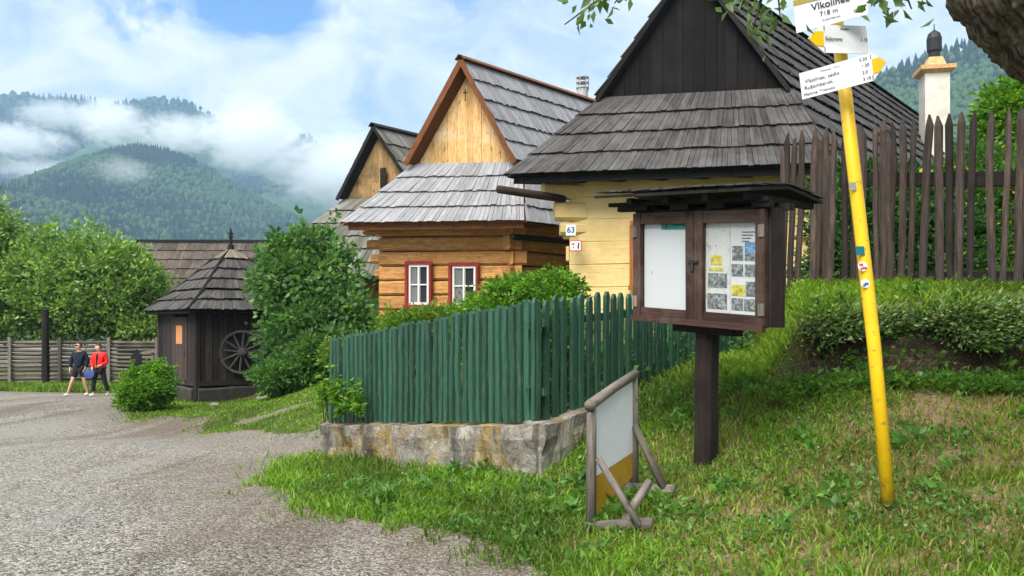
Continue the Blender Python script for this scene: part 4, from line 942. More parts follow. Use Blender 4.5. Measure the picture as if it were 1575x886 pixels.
# ------------------------------------------------------------------ log framed stand in the grass
def log_stand():
    root = thing('sign_stand', (.58, 6.3, .1), 'blank white panel with a yellow lower band in a grey log stand on the grass', 'sign stand')
    L0, L1 = P(909, 826, 6.3), P(910, 622, 6.3); R0, R1 = P(976, 748, 7.0), P(974, 578, 7.0)
    m = MB(); m.tube([L0-Z*.08, L0.lerp(L1, .5), L1+Z*.02], [.040, .038, .036], 9, wob=.08); m.build('post', MT['wood_grey'], root, smooth=True)
    m = MB(); m.tube([R0-Z*.08, R0.lerp(R1, .5), R1], [.04, .038, .036], 9, wob=.08); m.build('post', MT['wood_grey'], root, smooth=True)
    m = MB(); e = (R1-L1)*.06; m.tube([L1-e-Z*.0, L1.lerp(R1, .5)+Z*.012, R1+e*1.2], [.042, .038, .038], 9, wob=.08); m.build('top_rail', MT['wood_grey'], root, smooth=True)
    a, b = Vector((L0.x, L0.y, 0)), Vector((R0.x, R0.y, 0)); nn = (b-a).cross(Z).normalized()
    a_, b_ = a.lerp(b, .06), a.lerp(b, .95)
    f = lambda q, z: Vector((q.x, q.y, z))
    zl, zh = lambda t: lerp(L0.z, R0.z, t), lambda t: lerp(L1.z, R1.z, t)
    m = MB(); m.slab([f(a_, zl(.06)+.42), f(b_, zl(.95)+.30), f(b_, zh(.95)-.0), f(a_, zh(.06)-.0)], nn, .02); m.build('panel', MT['sign_white'], root)
    m = MB(); m.slab([f(a_, zl(.06)+.13), f(b_, zl(.95)+.10), f(b_, zl(.95)+.298), f(a_, zl(.06)+.418)], nn, .02); m.build('yellow_band', m_wood('worn_yellow', (.5, .27, .02), (.75, .42, .03), 10, .1, (.3, .2, .06), .5), root)
    s = nn*(1 if nn.x > 0 else -1)
    m = MB(); q0, q1 = P(903, 811, 6.33), P(1004, 806, 6.02); m.tube([q0, q0.lerp(q1, .5), q1], [.042, .047, .048], 10, wob=.06); m.build('foot_log', MT['wood_grey'], root, smooth=True)
    m = MB(); m.tube([P(920, 705, 6.24), P(950, 755, 6.15), P(984, 810, 6.04)], [.027, .030, .032], 8, wob=.06); m.build('brace', MT['wood_grey'], root, smooth=True)
    m = MB(); q0, q1 = P(966, 752, 7.0), P(1036, 756, 6.75); m.tube([q0, q1], [.055, .055], 10, wob=.06); m.build('foot_log', MT['wood_grey'], root, smooth=True)
    m = MB(); m.tube([P(976, 655, 6.97), P(1022, 752, 6.78)], [.03, .034], 8, wob=.06); m.build('brace', MT['wood_grey'], root, smooth=True)
    m = MB(); m.tube([P(998, 742, 6.45), P(968, 790, 6.2)], [.036, .036], 8, wob=.06); m.build('cross_stick', MT['wood_grey'], root, smooth=True)
    m = MB(); m.tube([P(963, 796, 5.96), P(963, 797, 5.88)], [.03, .03], 8); m.build('peg', MT['wood_grey'], root)
log_stand()
# ------------------------------------------------------------------ trail signpost
def signpost():
    b, t = P(1373, 782, 5.25), P(1279, -40, 5.3); b0 = b-Z*.25
    root = thing('trail_signpost', b, 'leaning bright yellow metal pole with three white trail signs', 'signpost')
    up = (t-b).normalized()
    m = MB(); m.tube([b0-up*0, b.lerp(t, .3), b.lerp(t, .6), t], [.042, .041, .041, .039], 20); m.build('pole', MT['yellow'], root, smooth=True)
    def plate(name, corners, mat):
        c = [P(*q) for q in corners]; n = (c[1]-c[0]).cross(c[3]-c[0]).normalized()
        if n.y > 0: n = -n
        m = MB(); m.slab(c, n, .006); return m.build(name, MT[mat], root), c, n
    # corners: lower left, lower right, upper right, upper left (px, py, distance)
    s1, c1, n1 = plate('place_sign', [(1225, 51, 5.27), (1335, 22, 5.12), (1334, -22, 5.12), (1220, 6, 5.27)], 'sign_white')
    k = c1; bl = lambda c, x, y: c[0].lerp(c[1], x).lerp(c[3].lerp(c[2], x), y)
    m = MB(); m.slab([bl(k, 0, .93)+n1*.003, bl(k, 1, .93)+n1*.003, bl(k, 1, 1.1)+n1*.003, bl(k, 0, 1.1)+n1*.003], n1, .004); m.build('sign_edge', MT['sign_olive'], s1)
    text('Vlkolínec', bl(k, .5, .72), k[1]-k[0], k[3]-k[0], .06, 'ink', s1, align='CENTER', bold=.0006); text('718 m', bl(k, .47, .42), k[1]-k[0], k[3]-k[0], .042, 'ink', s1, align='CENTER')
    text('Ružomberok', bl(k, .5, .2), k[1]-k[0], k[3]-k[0], .02, 'ink_soft', s1, align='CENTER'); text('KST', bl(k, .86, .24), k[1]-k[0], k[3]-k[0], .026, 'ink_soft', s1, align='CENTER')
    def arrow(name, corners, tip, left, rows, times):
        c = [P(*q) for q in corners]; tp = P(*tip); n = (c[1]-c[0]).cross(c[3]-c[0]).normalized(); n = n if n.y < 0 else -n
        poly = [c[0], c[1], tp, c[2], c[3]] if not left else [c[0], c[1], c[2], c[3], tp]
        m = MB(); m.slab(poly, n, .006); s = m.build(name, MT['sign_white'], root)
        A, B_ = (c[1], c[2]) if not left else (c[0], c[3]); mid = (A+B_)/2
        d = (tp-mid)
        w = (B_-A)*.27; q0 = mid+d*.02+n*.003; body = [q0-w, q0+w, mid+d*.55+w*.95+n*.003, mid+d*.97+n*.003, mid+d*.55-w*.95+n*.003]
        m = MB(); m.slab(body, n, .003); m.build('yellow_tip', MT['sign_yellow'], s)
        m = MB(); e = (B_-A)
        for y0, y1 in ((.04, .2), (.8, .96)): m = MB(); m.beam(A+e*y0+n*.003-d*.03, A+e*y1+n*.003-d*.03, .004, .002, up=n); m.build('sign_mark', MT['ink'], s)
        for y, x, sz, st_ in rows: text(st_, bl(c, x, y), c[1]-c[0], c[3]-c[0], sz, 'ink', s)
        for y, x, sz, st_ in times: text(st_, bl(c, x, y), c[1]-c[0], c[3]-c[0], sz, 'ink', s)
        return s
    arrow('direction_sign', [(1268, 81, 5.16), (1337, 83, 5.26), (1332, 40, 5.26), (1266, 38, 5.16)], (1243, 59, 5.13), True,
          [(.86, .38, .018, 'Vlkolínec'), (.5, .03, .034, 'Sidorovo')], [(.5, .83, .03, '1.15')])
    arrow('direction_sign', [(1234, 153, 5.26), (1344, 124, 5.06), (1339, 82, 5.06), (1229, 113, 5.26)], (1363, 95, 5.03), False,
          [(.86, .3, .017, 'Vlkolínec, 718 m'), (.62, .07, .032, 'Vlkolínec, sedlo'), (.38, .05, .032, 'Ružomberok'), (.14, .03, .026, 'Malinné, Trlenská')], [(.86, .84, .026, '0.20'), (.62, .86, .026, '1.30'), (.38, .86, .026, '2.0'), (.14, .86, .026, '3.10')])
    def sticker(px, py, w, hh, mat, round_=False, inner=None):
        tt = (b.z-(EYE+(YH-py)/F*5.3))/(b.z-t.z); c = b.lerp(t, tt)+Vector((0, -.043, 0)); x = Vector((1, 0, 0)); m = MB(); N_ = 14 if round_ else 4
        c = c+x*((px-(CX+F*c.x/c.y))/F*c.y)
        pts = [c+x*math.cos(2*math.pi*(k+.5)/N_)*w*(.5 if round_ else .7)+up*math.sin(2*math.pi*(k+.5)/N_)*hh*(.5 if round_ else .7) for k in range(N_)]
        m.slab(pts, (0, -1, 0), .003); s = m.build('sticker', MT[mat], root)
        if inner:
            for dx, dz, ww in inner[1]:
                m = MB(); q = c+x*dx+up*dz+Vector((0, -.004, 0)); m.beam(q-x*ww, q+x*ww, .002, .012); m.build('sticker_print', MT[inner[0]], s)
    sticker(1323, 387, .055, .055, 'teal_dark'); sticker(1327, 411, .06, .06, 'paper_white', True, ('red_paint', ((-.01, .012, .012), (.01, -.008, .014), (-.012, -.014, .006))))
    sticker(1331, 437, .055, .055, 'paper_white', True, ('ink_blue', ((.006, .0, .012), (-.008, -.01, .008)))); sticker(1312, 289, .04, .05, 'curtain')
signpost()
# ------------------------------------------------------------------ shrubs and trees
def shrub(name, label, base, lobes, nclump, per, sig, size, cols, cat='shrub', shell=.5, stems=6, asp=.55, zmin=None, group=None):
    root = thing(name, base, label, cat, group)
    o, cc = crown('foliage', lobes, nclump, per, sig, size, cols, root, shell=shell, asp=asp, zmin=zmin)
    mb = MB(); b = Vector(base)
    for k in rng.choice(len(cc), stems): q = Vector(cc[k]); mb.tube([b+Vector((random.uniform(-.1, .1), random.uniform(-.1, .1), -.1)), b.lerp(q, .5)+Z*.1, q], [.03, .02, .008], 5)
    mb.build('stems', MT['bark'], root); return root
def PL(px, py, d, rx, rz, ry=None):             # ellipsoid lobe from a survey point and pixel radii
    s = d/F; return (np.array(P(px, py, d)), (rx*s, (ry or (rx+rz)/2)*s, rz*s))
shrub('lilac_bush', 'big dense dark green bush between the well hut and the honey brown house', (P(470, 600, 21.5).x, 21.5, .0),
      [PL(450, 392, 22.5, 48, 36), PL(440, 440, 22, 48, 55), PL(490, 440, 22, 62, 60), PL(545, 490, 21.6, 42, 55), PL(446, 520, 21.4, 36, 50), PL(490, 520, 21.3, 60, 55), PL(545, 540, 21.3, 40, 45), PL(450, 572, 21, 40, 28), PL(485, 385, 22.4, 45, 30)],
      300, 60, .17, .15, DARKG, shell=.35, asp=.7)
shrub('flower_bush', 'low leafy plant patch at the foot of the big dense bush', (P(455, 598, 20.3).x, 20.3, -.3), [PL(430, 580, 20.3, 34, 16), PL(468, 575, 20.3, 28, 22), PL(480, 545, 20.2, 16, 26)], 150, 45, .1, .14, MIDG, asp=.3)
shrub('round_shrub', 'small round bright green shrub left of the well hut', (P(225, 632, 19.8).x, 19.8, zr(19.8)), [PL(222, 600, 19.8, 34, 34), PL(238, 592, 20.0, 24, 32), PL(208, 612, 19.6, 20, 20), PL(243, 570, 20.1, 12, 12)], 240, 60, .07, .075, LIGHTG, shell=.5)
shrub('hedge_bush', 'bright green clipped bush rising above the corner of the green fence', (P(820, 560, 9.9).x, 9.9, .8),
      [PL(845, 450, 9.6, 42, 30), PL(800, 460, 10.0, 55, 28), PL(755, 475, 10.6, 40, 22), PL(850, 490, 9.4, 40, 40), PL(800, 500, 9.9, 60, 40), PL(740, 500, 10.8, 40, 30), PL(790, 560, 9.9, 70, 40)], 560, 60, .055, .055, LIGHTG, shell=.55)
shrub('hedge_bush', 'low yellow green bush behind the green fence below the red windows', (P(650, 560, 11.8).x, 11.8, .6), [PL(640, 498, 11.6, 45, 20), PL(690, 490, 11.4, 30, 16), PL(610, 510, 12.2, 28, 18), PL(660, 525, 11.6, 70, 28), PL(560, 545, 12.5, 60, 22)], 380, 50, .07, .06, ((.06, .16, .015), (.14, .25, .03), (.3, .26, .04), .12))
shrub('garden_plants', 'tangle of green plants seen through the side of the green fence', (2.6, 10.4, 1.0), [(np.array((.95, 9.75, .95)), (.5, .3, .45)), (np.array((1.6, 10.4, 1.05)), (.6, .3, .5)), (np.array((2.4, 11.2, 1.2)), (.7, .3, .5)), (np.array((3.2, 12.0, 1.4)), (.6, .35, .6))], 240, 40, .09, .08, DARKG)
# sprig climbing through the green pickets
def sprig():
    b = Vector((FC0[0]+.12, FC0[1]-.25, .32)); root = thing('climbing_plant', b, 'pale green leafy stems growing through the left end of the green fence', 'plant')
    mb = MB(); cs = []; ds = []
    for k in range(16):
        t = random.uniform(.0, .26); q = Vector((*FC0, .35)).lerp(Vector((*FC1, .70)), t)+Vector((-.03, -.10, 0)); hh = random.uniform(.3, .8)*(1-t*1.2)
        tip = q+Vector((random.uniform(-.1, .12), -random.uniform(.05, .16), hh)); mb.tube([q, q.lerp(tip, .6), tip], [.006, .005, .003], 4)
        for j in range(26):
            s = random.uniform(.35, 1); p = q.lerp(tip, s); cs.append(p); ds.append(Vector((random.uniform(-1, 1), random.uniform(-1, .2), random.uniform(-.5, .4))))
    mb.build('stem', MT['bark'], root); n = len(cs); leaf_mesh('foliage', np.array(cs), np.array(ds), .07+.06*rng.random(n), colmix(n, *LIGHTG), root, asp=.4)
sprig()
def tree(name, label, base, top, r0, lobes, nclump, per, sig, size, cols, nb=14, group=None, shell=.5):
    root = thing(name, base, label, 'tree', group)
    o, cc = crown('crown', lobes, nclump, per, sig, size, cols, root, shell=shell)
    tg = cc[rng.choice(len(cc), nb)]
    branch_mb(base, top, r0, tg).build('trunk', MT['bark'], root, smooth=True); return root
TREEG = ((.09, .18, .035), (.18, .31, .07), (.3, .4, .15), .22)
g_ = 'orchard trees behind the rail fence'
tree('apple_tree', 'broad green fruit tree with a dark trunk behind the middle of the pole fence', (P(70, 590, 35).x, 35, -.7), P(75, 440, 35), .17, [PL(70, 440, 35.0, 62, 55), PL(120, 405, 35.5, 50, 42), PL(165, 430, 35.0, 58, 60), PL(205, 455, 35.0, 36, 45), PL(110, 480, 34.7, 70, 38), PL(180, 490, 34.6, 48, 28), PL(60, 395, 36.0, 40, 42), PL(130, 362, 36.0, 12, 20)], 520, 44, .25, .2, TREEG, 18, g_)
tree('apple_tree', 'bushy green fruit tree cut off by the left edge of the photo', (P(-30, 590, 35.6).x, 35.6, -.7), P(-25, 440, 35.6), .16, [PL(-20, 405, 35.5, 50, 70), PL(10, 460, 35.2, 45, 55), PL(-40, 470, 35.0, 60, 60), PL(-5, 350, 36.0, 26, 40), PL(25, 495, 35.0, 36, 22)], 380, 44, .25, .2, TREEG, 12, g_)
tree('apple_tree', 'darker fruit tree filling the gap left of the well hut', (P(225, 560, 34.8).x, 34.8, -.6), P(215, 450, 34.8), .12, [PL(215, 450, 34.8, 26, 50), PL(190, 420, 35.3, 30, 40), PL(225, 500, 34.3, 26, 24)], 240, 44, .2, .19, TREEG, 8, g_)
# garden behind the dark fence
shrub('garden_bush', 'shade-darkened green bushes filling the garden behind the middle of the dark fence', (P(1380, 440, 12.5).x, 12.5, 2.0), [PL(1300, 345, 12.5, 46, 58), PL(1370, 345, 12.3, 60, 54), PL(1440, 348, 12.0, 60, 58), PL(1265, 300, 13.2, 18, 20), PL(1320, 275, 13.5, 36, 16), PL(1400, 278, 13.4, 60, 14), PL(1290, 410, 12.2, 50, 40), PL(1380, 410, 12, 70, 40), PL(1450, 415, 11.8, 60, 36)], 760, 45, .11, .085, SHADEG, shell=.3)
shrub('garden_bush', 'green bush with yellow flowers behind the right end of the dark fence', (P(1530, 440, 12.5).x, 12.5, 2.0), [PL(1500, 330, 12.2, 50, 70), PL(1560, 320, 12.2, 55, 75), PL(1620, 320, 12.2, 55, 90), PL(1515, 255, 12.8, 40, 32), PL(1465, 268, 12.6, 30, 18), PL(1520, 410, 11.8, 60, 36), PL(1590, 410, 11.8, 60, 36)], 560, 45, .11, .08, ((.03, .1, .02), (.08, .19, .03), (.55, .45, .03), .07), shell=.3)
tree('young_tree', 'light green young tree at the right edge behind the dark fence', (P(1590, 430, 15).x, 15, 2.2), P(1580, 180, 15), .09, [PL(1550, 175, 15, 32, 36), PL(1585, 210, 15, 50, 60), PL(1535, 150, 15.2, 22, 18), PL(1530, 215, 15, 20, 40), PL(1600, 140, 15, 40, 40)], 300, 46, .12, .10, LIGHTG, 12)
# ------------------------------------------------------------------ old tree that leans over the picture from the right
def old_tree():
    base = Vector((5.9, 5.6, .9)); root = thing('old_tree', base, 'old tree leaning over the signpost with thick rough bark at the upper right', 'tree')
    axis = [Vector((5.9, 5.6, .8)), Vector((5.6, 5.3, 1.9)), P(1900, 105, 4.9), P(1662, 38, 4.65), P(1560, -55, 4.5), P(1535, -200, 4.5)]
    rad = [.5, .44, .38, .375, .36, .33]
    # resample into a lumpy trunk surface
    n, K = 96, 110; pts = []; rr = []
    for k in range(K+1):
        s = k/K*(len(axis)-1); i = min(int(s), len(axis)-2); t = s-i
        def cr(p0, p1, p2, p3, t): return .5*((2*p1)+(p2-p0)*t+(2*p0-5*p1+4*p2-p3)*t*t+(3*p1-p0-3*p2+p3)*t**3)
        g = lambda A, j: A[max(0, min(len(A)-1, j))]
        pts.append(cr(g(axis, i-1), g(axis, i), g(axis, i+1), g(axis, i+2), t)); rr.append(cr(g(rad, i-1), g(rad, i), g(rad, i+1), g(rad, i+2), t))
    mb = MB(); mb.tube(pts, rr, n)
    mb.v = [tuple(Vector(p)+(Vector(p)-pts[min(i//n, K)]).normalized()*(.05*mnoise.fractal(Vector(p)*5.5, 1, 2, 5)+.022*mnoise.fractal(Vector(p)*19, .8, 2, 4)-.035*abs(mnoise.noise(Vector((math.cos(2*math.pi*(i % n)/n)*4.2, math.sin(2*math.pi*(i % n)/n)*4.2, (i//n)*.16))))*1.6)) for i, p in enumerate(mb.v)]
    k = N('old_bark'); co = k.coord(); v = k.n('ShaderNodeTexVoronoi', i_Vector=k.map(co, (1, 1, .55)), i_Scale=34).outputs['Distance']
    f = k.noise(co, 16, 8, .75); col = k.ramp(f, (.3, (.06, .048, .038)), (.5, (.24, .195, .155)), (.7, (.5, .44, .37)))
    col = k.mix(k.ramp(k.noise(co, 5, 5, .7), (.55, 0.0), (.7, .5)), col, (.12, .12, .08))
    rg = k.noise(k.map(k.coord('UV'), (3.0, 26, 1)), 1, 6, .7, .8); col = k.mix(k.ramp(rg, (.36, .85), (.5, 0.0)), col, (.022, .017, .013)); k.bump(k.math('ADD', f, k.math('ADD', rg, k.math('MULTIPLY', v, .8))), 1.0, .06); k.fin(col, .95, .15)
    mb.build('trunk', k.m, root, smooth=True)
    # boughs passing just above the picture, with leafy twigs hanging into it
    mb = MB(); cs = []; ds = []
    st = pts[-10]
    boughs = [[st, P(1480, -90, 4.6), P(1380, -60, 4.7), P(1330, -40, 4.7)], [st, P(1400, -160, 4.8), P(1230, -110, 5.0), P(1160, -50, 5.1)], [st, P(1350, -220, 5), P(1100, -170, 5.2), P(960, -70, 5.4)]]
    for b in boughs: mb.tube(b, [.09, .06, .035, .015], 8)
    def twig(a, b, nl, spread, sz, sub=3):
        a, b = Vector(a), Vector(b); mb.tube([a, a.lerp(b, .5)+Z*.02, b], [.012, .008, .004], 5)
        for q in range(int(nl*.62)):
            t = random.uniform(.15, 1)**.7; p = a.lerp(b, t)+Vector([random.gauss(0, spread) for _ in range(3)]); cs.append(p); ds.append((b-a).normalized()*.5+Vector((random.gauss(0, .8), random.gauss(0, .8), random.gauss(-.45, .5))))
    for (a, b, nl, sp) in [((1000, -50, 5.4), (868, 38, 5.4), 34, .045), ((985, -45, 5.4), (905, 14, 5.3), 30, .06), ((1000, -50, 5.4), (945, 5, 5.4), 18, .05), ((960, -40, 5.4), (880, -8, 5.4), 22, .05),
                           ((1165, -50, 5.1), (1172, 50, 5.1), 34, .05), ((1190, -60, 5.1), (1200, 26, 5.0), 30, .06), ((1160, -50, 5.1), (1112, 5, 5.1), 20, .05), ((1185, -40, 5.1), (1158, 46, 5.05), 20, .05), ((1170, -60, 5.0), (1140, 12, 5.0), 18, .05),
                           ((1340, -50, 4.7), (1362, 18, 4.7), 20, .04), ((1370, -60, 4.7), (1402, 14, 4.7), 22, .045), ((1330, -40, 4.7), (1345, 10, 4.7), 12, .035), ((1400, -60, 4.7), (1380, 8, 4.7), 12, .04)]:
        twig(P(*a), P(*b), nl, sp, .07)
    mb.build('branches', MT['bark'], root, smooth=True); n = len(cs)
    leaf_mesh('foliage', np.array(cs), np.array(ds), .06+.045*rng.random(n), colmix(n, (.07, .13, .04), (.16, .24, .09)), root, asp=.5)
old_tree()
# ------------------------------------------------------------------ walkers
def skin_mesh(name, joints, edges, radii, m, parent, levels=2, root=0):
    me = bpy.data.meshes.new(name); o3 = ORG[parent.name]
    me.from_pydata([tuple(Vector(j)) for j in joints], edges, []); o = link(name, me, m, parent)
    md = o.modifiers.new('skin', 'SKIN'); md.use_smooth_shade = True
    sv = me.skin_vertices[0].data
    for i, r in enumerate(radii): sv[i].radius = (r, r) if not hasattr(r, '__len__') else r
    sv[root].use_root = True
    s = o.modifiers.new('sub', 'SUBSURF'); s.levels = s.render_levels = levels
    return o
def person(label, px, d, yaw, pose, top_m, top_open, leg_m, short, scale=1.0):
    x = (px-CX)/F*d; base = Vector((x, d, hz(x, d))); root = thing('person', base, label, 'person'); root.rotation_euler.z = yaw; root.scale = (scale,)*3
    J = pose; names = list(J); idx = {k: i for i, k in enumerate(names)}
    R = dict(pelvis=.105, waist=.10, chest=.125, neckb=.07, neck=.052, jaw=.07, skull=.092, crown_=.075, nose=.014, shL=.065, shR=.065, elL=.042, elR=.042, wrL=.028, wrR=.028, haL=.034, haR=.034, hipL=.085, hipR=.085, knL=.058, knR=.058, anL=.036, anR=.036, toL=.032, toR=.032)
    E = [('pelvis', 'waist'), ('waist', 'chest'), ('chest', 'neckb'), ('neckb', 'neck'), ('neck', 'jaw'), ('jaw', 'skull'), ('skull', 'crown_'), ('jaw', 'nose')]
    for s in 'LR': E += [('chest', 'sh'+s), ('sh'+s, 'el'+s), ('el'+s, 'wr'+s), ('wr'+s, 'ha'+s), ('pelvis', 'hip'+s), ('hip'+s, 'kn'+s), ('kn'+s, 'an'+s), ('an'+s, 'to'+s)]
    jts = [Vector(J[k]) for k in names]; rad = [R[k] for k in names]; ed = [(idx[a], idx[b]) for a, b in E]
    for s in 'LR':
        w, hd = Vector(J['wr'+s]), Vector(J['ha'+s]); dd = (hd-w).normalized(); sd = dd.cross(Vector((1, 0, 0))).normalized()
        for i, (o, L) in enumerate(((-.03, .07), (-.01, .085), (.01, .08), (.03, .06))):
            jts += [hd+sd*o+dd*.02, hd+sd*o*1.15+dd*L+Vector((0, -.015, 0))]; rad += [.011, .009]; ed += [(idx['ha'+s], len(jts)-2), (len(jts)-2, len(jts)-1)]
        jts += [w.lerp(hd, .6)+sd*-.045, hd+sd*-.055+dd*.02]; rad += [.012, .01]; ed += [(idx['ha'+s], len(jts)-2), (len(jts)-2, len(jts)-1)]
    skin_mesh('body', jts, ed, rad, MT['skin'], root, root=idx['pelvis'])
    V_ = lambda k: Vector(J[k])
    # jacket: torso and sleeves
    tj = ['pelvis', 'waist', 'chest', 'neckb', 'shL', 'elL', 'wrL', 'shR', 'elR', 'wrR']; ti = {k: i for i, k in enumerate(tj)}
    pts = [V_(k) for k in tj]; pts[0] = pts[0]+Vector((0, 0, -.04)); pts[6] = V_('elL').lerp(V_('wrL'), .92); pts[9] = V_('elR').lerp(V_('wrR'), .92); pts[3] = V_('chest').lerp(V_('neckb'), .85)
    skin_mesh('jacket', pts, [(0, 1), (1, 2), (2, 3), (2, 4), (4, 5), (5, 6), (2, 7), (7, 8), (8, 9)], [.16, .148, .165, .085, .088, .068, .055, .088, .068, .055], MT[top_m], root)
    if top_open:
        mb = MB(); c, w, p = V_('chest')+ORG[root.name], V_('waist')+ORG[root.name], V_('pelvis')+ORG[root.name]
        o = Vector((-.03, -.145, 0)); mb.sweep([[q+o+Vector((a, b, 0)) for a, b in ((-r, .06), (0, -.028), (r, .06), (0, .09))] for q, r in ((c+Z*.1, .03), (c, .055), (w, .065), (p-Z*.0, .07))]); mb.build('shirt', MT['black_cloth'], root, smooth=True)
    mb = MB()
    # trousers or shorts
    tj = ['pelvis', 'hipL', 'knL', 'hipR', 'knR'] if short else ['pelvis', 'hipL', 'knL', 'anL', 'hipR', 'knR', 'anR']
    pts = [V_(k) for k in tj]
    if short:
        pts[2] = V_('hipL').lerp(V_('knL'), .72); pts[4] = V_('hipR').lerp(V_('knR'), .72); skin_mesh('shorts', pts, [(0, 1), (1, 2), (0, 3), (3, 4)], [.13, .105, .10, .105, .10], MT[leg_m], root)
    else:
        pts[3] = V_('knL').lerp(V_('anL'), .88); pts[6] = V_('knR').lerp(V_('anR'), .88); skin_mesh('trousers', pts, [(0, 1), (1, 2), (2, 3), (0, 4), (4, 5), (5, 6)], [.13, .1, .075, .062, .1, .075, .062], MT[leg_m], root)
    for s in 'LR':
        a, t = V_('an'+s), V_('to'+s); heel = a-(t-a)*.35; heel.z = min(a.z, t.z)+.0
        skin_mesh('shoe', [Vector((heel.x, heel.y, t.z)), a.lerp(t, .4)*1+Vector((0, 0, -.015)), t], [(0, 1), (1, 2)], [.042, .05, .042], MT['shoe_white'], root, 1)
    sk = V_('skull'); mbm = [sk+Vector((.02, .035, -.10)), sk+Vector((.01, .03, .0)), sk+Vector((-.005, .015, .055)), sk+Vector((-.03, -.045, .075))]
    skin_mesh('hair', mbm, [(0, 1), (1, 2), (2, 3)], [.07, .1, .092, .06], MT['hair'], root, 2)
    fd = (V_('nose')-V_('jaw')); fd.z = 0; fd.normalize(); sd = fd.cross(Z)
    mb = MB()
    for q in (-.032, .032): c = sk+fd*.086+sd*q+ORG[root.name]-Z*.015; mb.tube([c-fd*.01, c+fd*.004], [.007, .004], 8)
    mb.build('eye', MT['ink'], root)
    mb = MB(); c = V_('jaw')+fd*.066-Z*.02+ORG[root.name]; mb.beam(c-sd*.022, c+sd*.022, .008, .008); mb.build('mouth', MT['red_frame'], root)
    return root
poseA = dict(pelvis=(0, 0, .90), waist=(.0, 0, 1.05), chest=(.0, .0, 1.27), neckb=(0, 0, 1.40), neck=(-.01, -.01, 1.46), jaw=(-.02, -.025, 1.53), skull=(-.015, -.01, 1.61), crown_=(-.01, .0, 1.66), nose=(-.06, -.11, 1.555),
             shL=(-.17, .0, 1.35), elL=(-.27, .02, 1.10), wrL=(-.27, -.04, .88), haL=(-.26, -.06, .80), shR=(.17, 0, 1.35), elR=(.25, .05, 1.10), wrR=(.20, -.03, .89), haR=(.18, -.06, .82),
             hipL=(-.09, 0, .84), knL=(-.17, -.12, .47), anL=(-.30, -.13, .09), toL=(-.40, -.2, .04), hipR=(.09, 0, .84), knR=(.15, .02, .48), anR=(.22, .10, .10), toR=(.14, .02, .04))
poseB = dict(pelvis=(0, 0, .90), waist=(0, 0, 1.05), chest=(0, 0, 1.27), neckb=(0, 0, 1.40), neck=(-.01, -.02, 1.46), jaw=(-.03, -.04, 1.52), skull=(-.03, -.025, 1.60), crown_=(-.025, -.015, 1.65), nose=(-.075, -.125, 1.54),
             shL=(-.17, .0, 1.35), elL=(-.22, -.02, 1.10), wrL=(-.17, -.13, .93), haL=(-.15, -.16, .86), shR=(.17, 0, 1.35), elR=(.25, .02, 1.10), wrR=(.1, -.16, 1.0), haR=(.04, -.2, .98),
             hipL=(-.09, 0, .84), knL=(-.12, -.14, .48), anL=(-.14, -.12, .09), toL=(-.24, -.22, .04), hipR=(.09, 0, .84), knR=(.16, .03, .48), anR=(.24, .12, .10), toR=(.18, .02, .04))
person('walker in a dark navy hoodie and shorts with bare legs and white shoes', 122, 26.0, 0, poseA, 'navy_cloth', False, 'black_cloth', True, .97)
pB = person('walker in an open red jacket and black trousers with white shoes', 153, 25.6, 0, poseB, 'red_cloth', True, 'black_cloth', False, .93)
b = ORG[pB.name]+Vector((-.2, -.2, .72)); bag = MB()
bag.sweep([[b+Vector((x*s, y*s, z)) for x, y in ((-.15, -.05), (.15, -.05), (.15, .05), (-.15, .05))] for z, s in ((-.13, .8), (-.08, 1), (.02, 1), (.06, .75))]); bag.tube([b+Vector((-.08, 0, .05)), b+Vector((0, 0, .12)), b+Vector((.08, 0, .05))], .012, 5)
tag(bag.build('bag', MT['blue_cloth'], None, b-Z*.13, smooth=False), 'blue bag held by the walker in the red jacket', 'bag')
# dark draped frame beside the pole fence
def draped_frame():
    d = 27.6; c = P(213, 580, d); root = thing('wooden_trestle', (c.x, c.y, -.5), 'pale wooden trestle with a black cloth hanging on it left of the well hut', 'trestle')
    m = MB(); m.beam(P(208, 545, d), P(243, 539, d), .07, .09); m.build('top_bar', MT['pole_fence'], root)
    for px in (216, 235): m = MB(); m.beam(P(px, 542, d+.05), P(px, 600, d+.05), .07, .07, up=Vector((0, 1, 0))); m.build('leg', MT['pole_fence'], root)
    q = lambda px, py, dd: P(px, py, d+dd)
    m = MB(); m.sweep([[q(200, 551, -.1), q(205, 562, -.1), q(205, 562, .1), q(200, 551, .1)], [q(205, 542, -.15), q(209, 570, -.13), q(209, 570, .15), q(205, 542, .15)], [q(211, 536, -.15), q(212, 572, -.14), q(212, 572, .15), q(211, 536, .15)], [q(218, 550, -.12), q(219, 566, -.12), q(219, 566, .12), q(218, 550, .12)]]); m.build('black_cloth', MT['black_cloth'], root)
draped_frame()
# stones along the hut
for i, (px, py, s) in enumerate(((405, 607, .16), (432, 600, .22), (330, 617, .12))):
    d = 21.6-i*.3; c = P(px, py, d); c.z = hz(c.x, d); mb = MB(); K = 10; rings = []
    for k in range(6):
        z = k/5; r = s*math.sin(math.pi*(.12+.8*z))*1.2; rings.append([c+Vector((r*math.cos(a)*(1+.25*mnoise.noise(Vector((a, k, i)))), r*.7*math.sin(a), s*(z-.15)*.9)) for a in [2*math.pi*j/K for j in range(K)]])
    mb.sweep(rings); tag(mb.build('stone', MT['stone'], None, c), ['pale stone at the right foot of the well hut', 'largest pale stone lying under the big dense bush', 'small flat stone in front of the well hut'][i], 'stone')
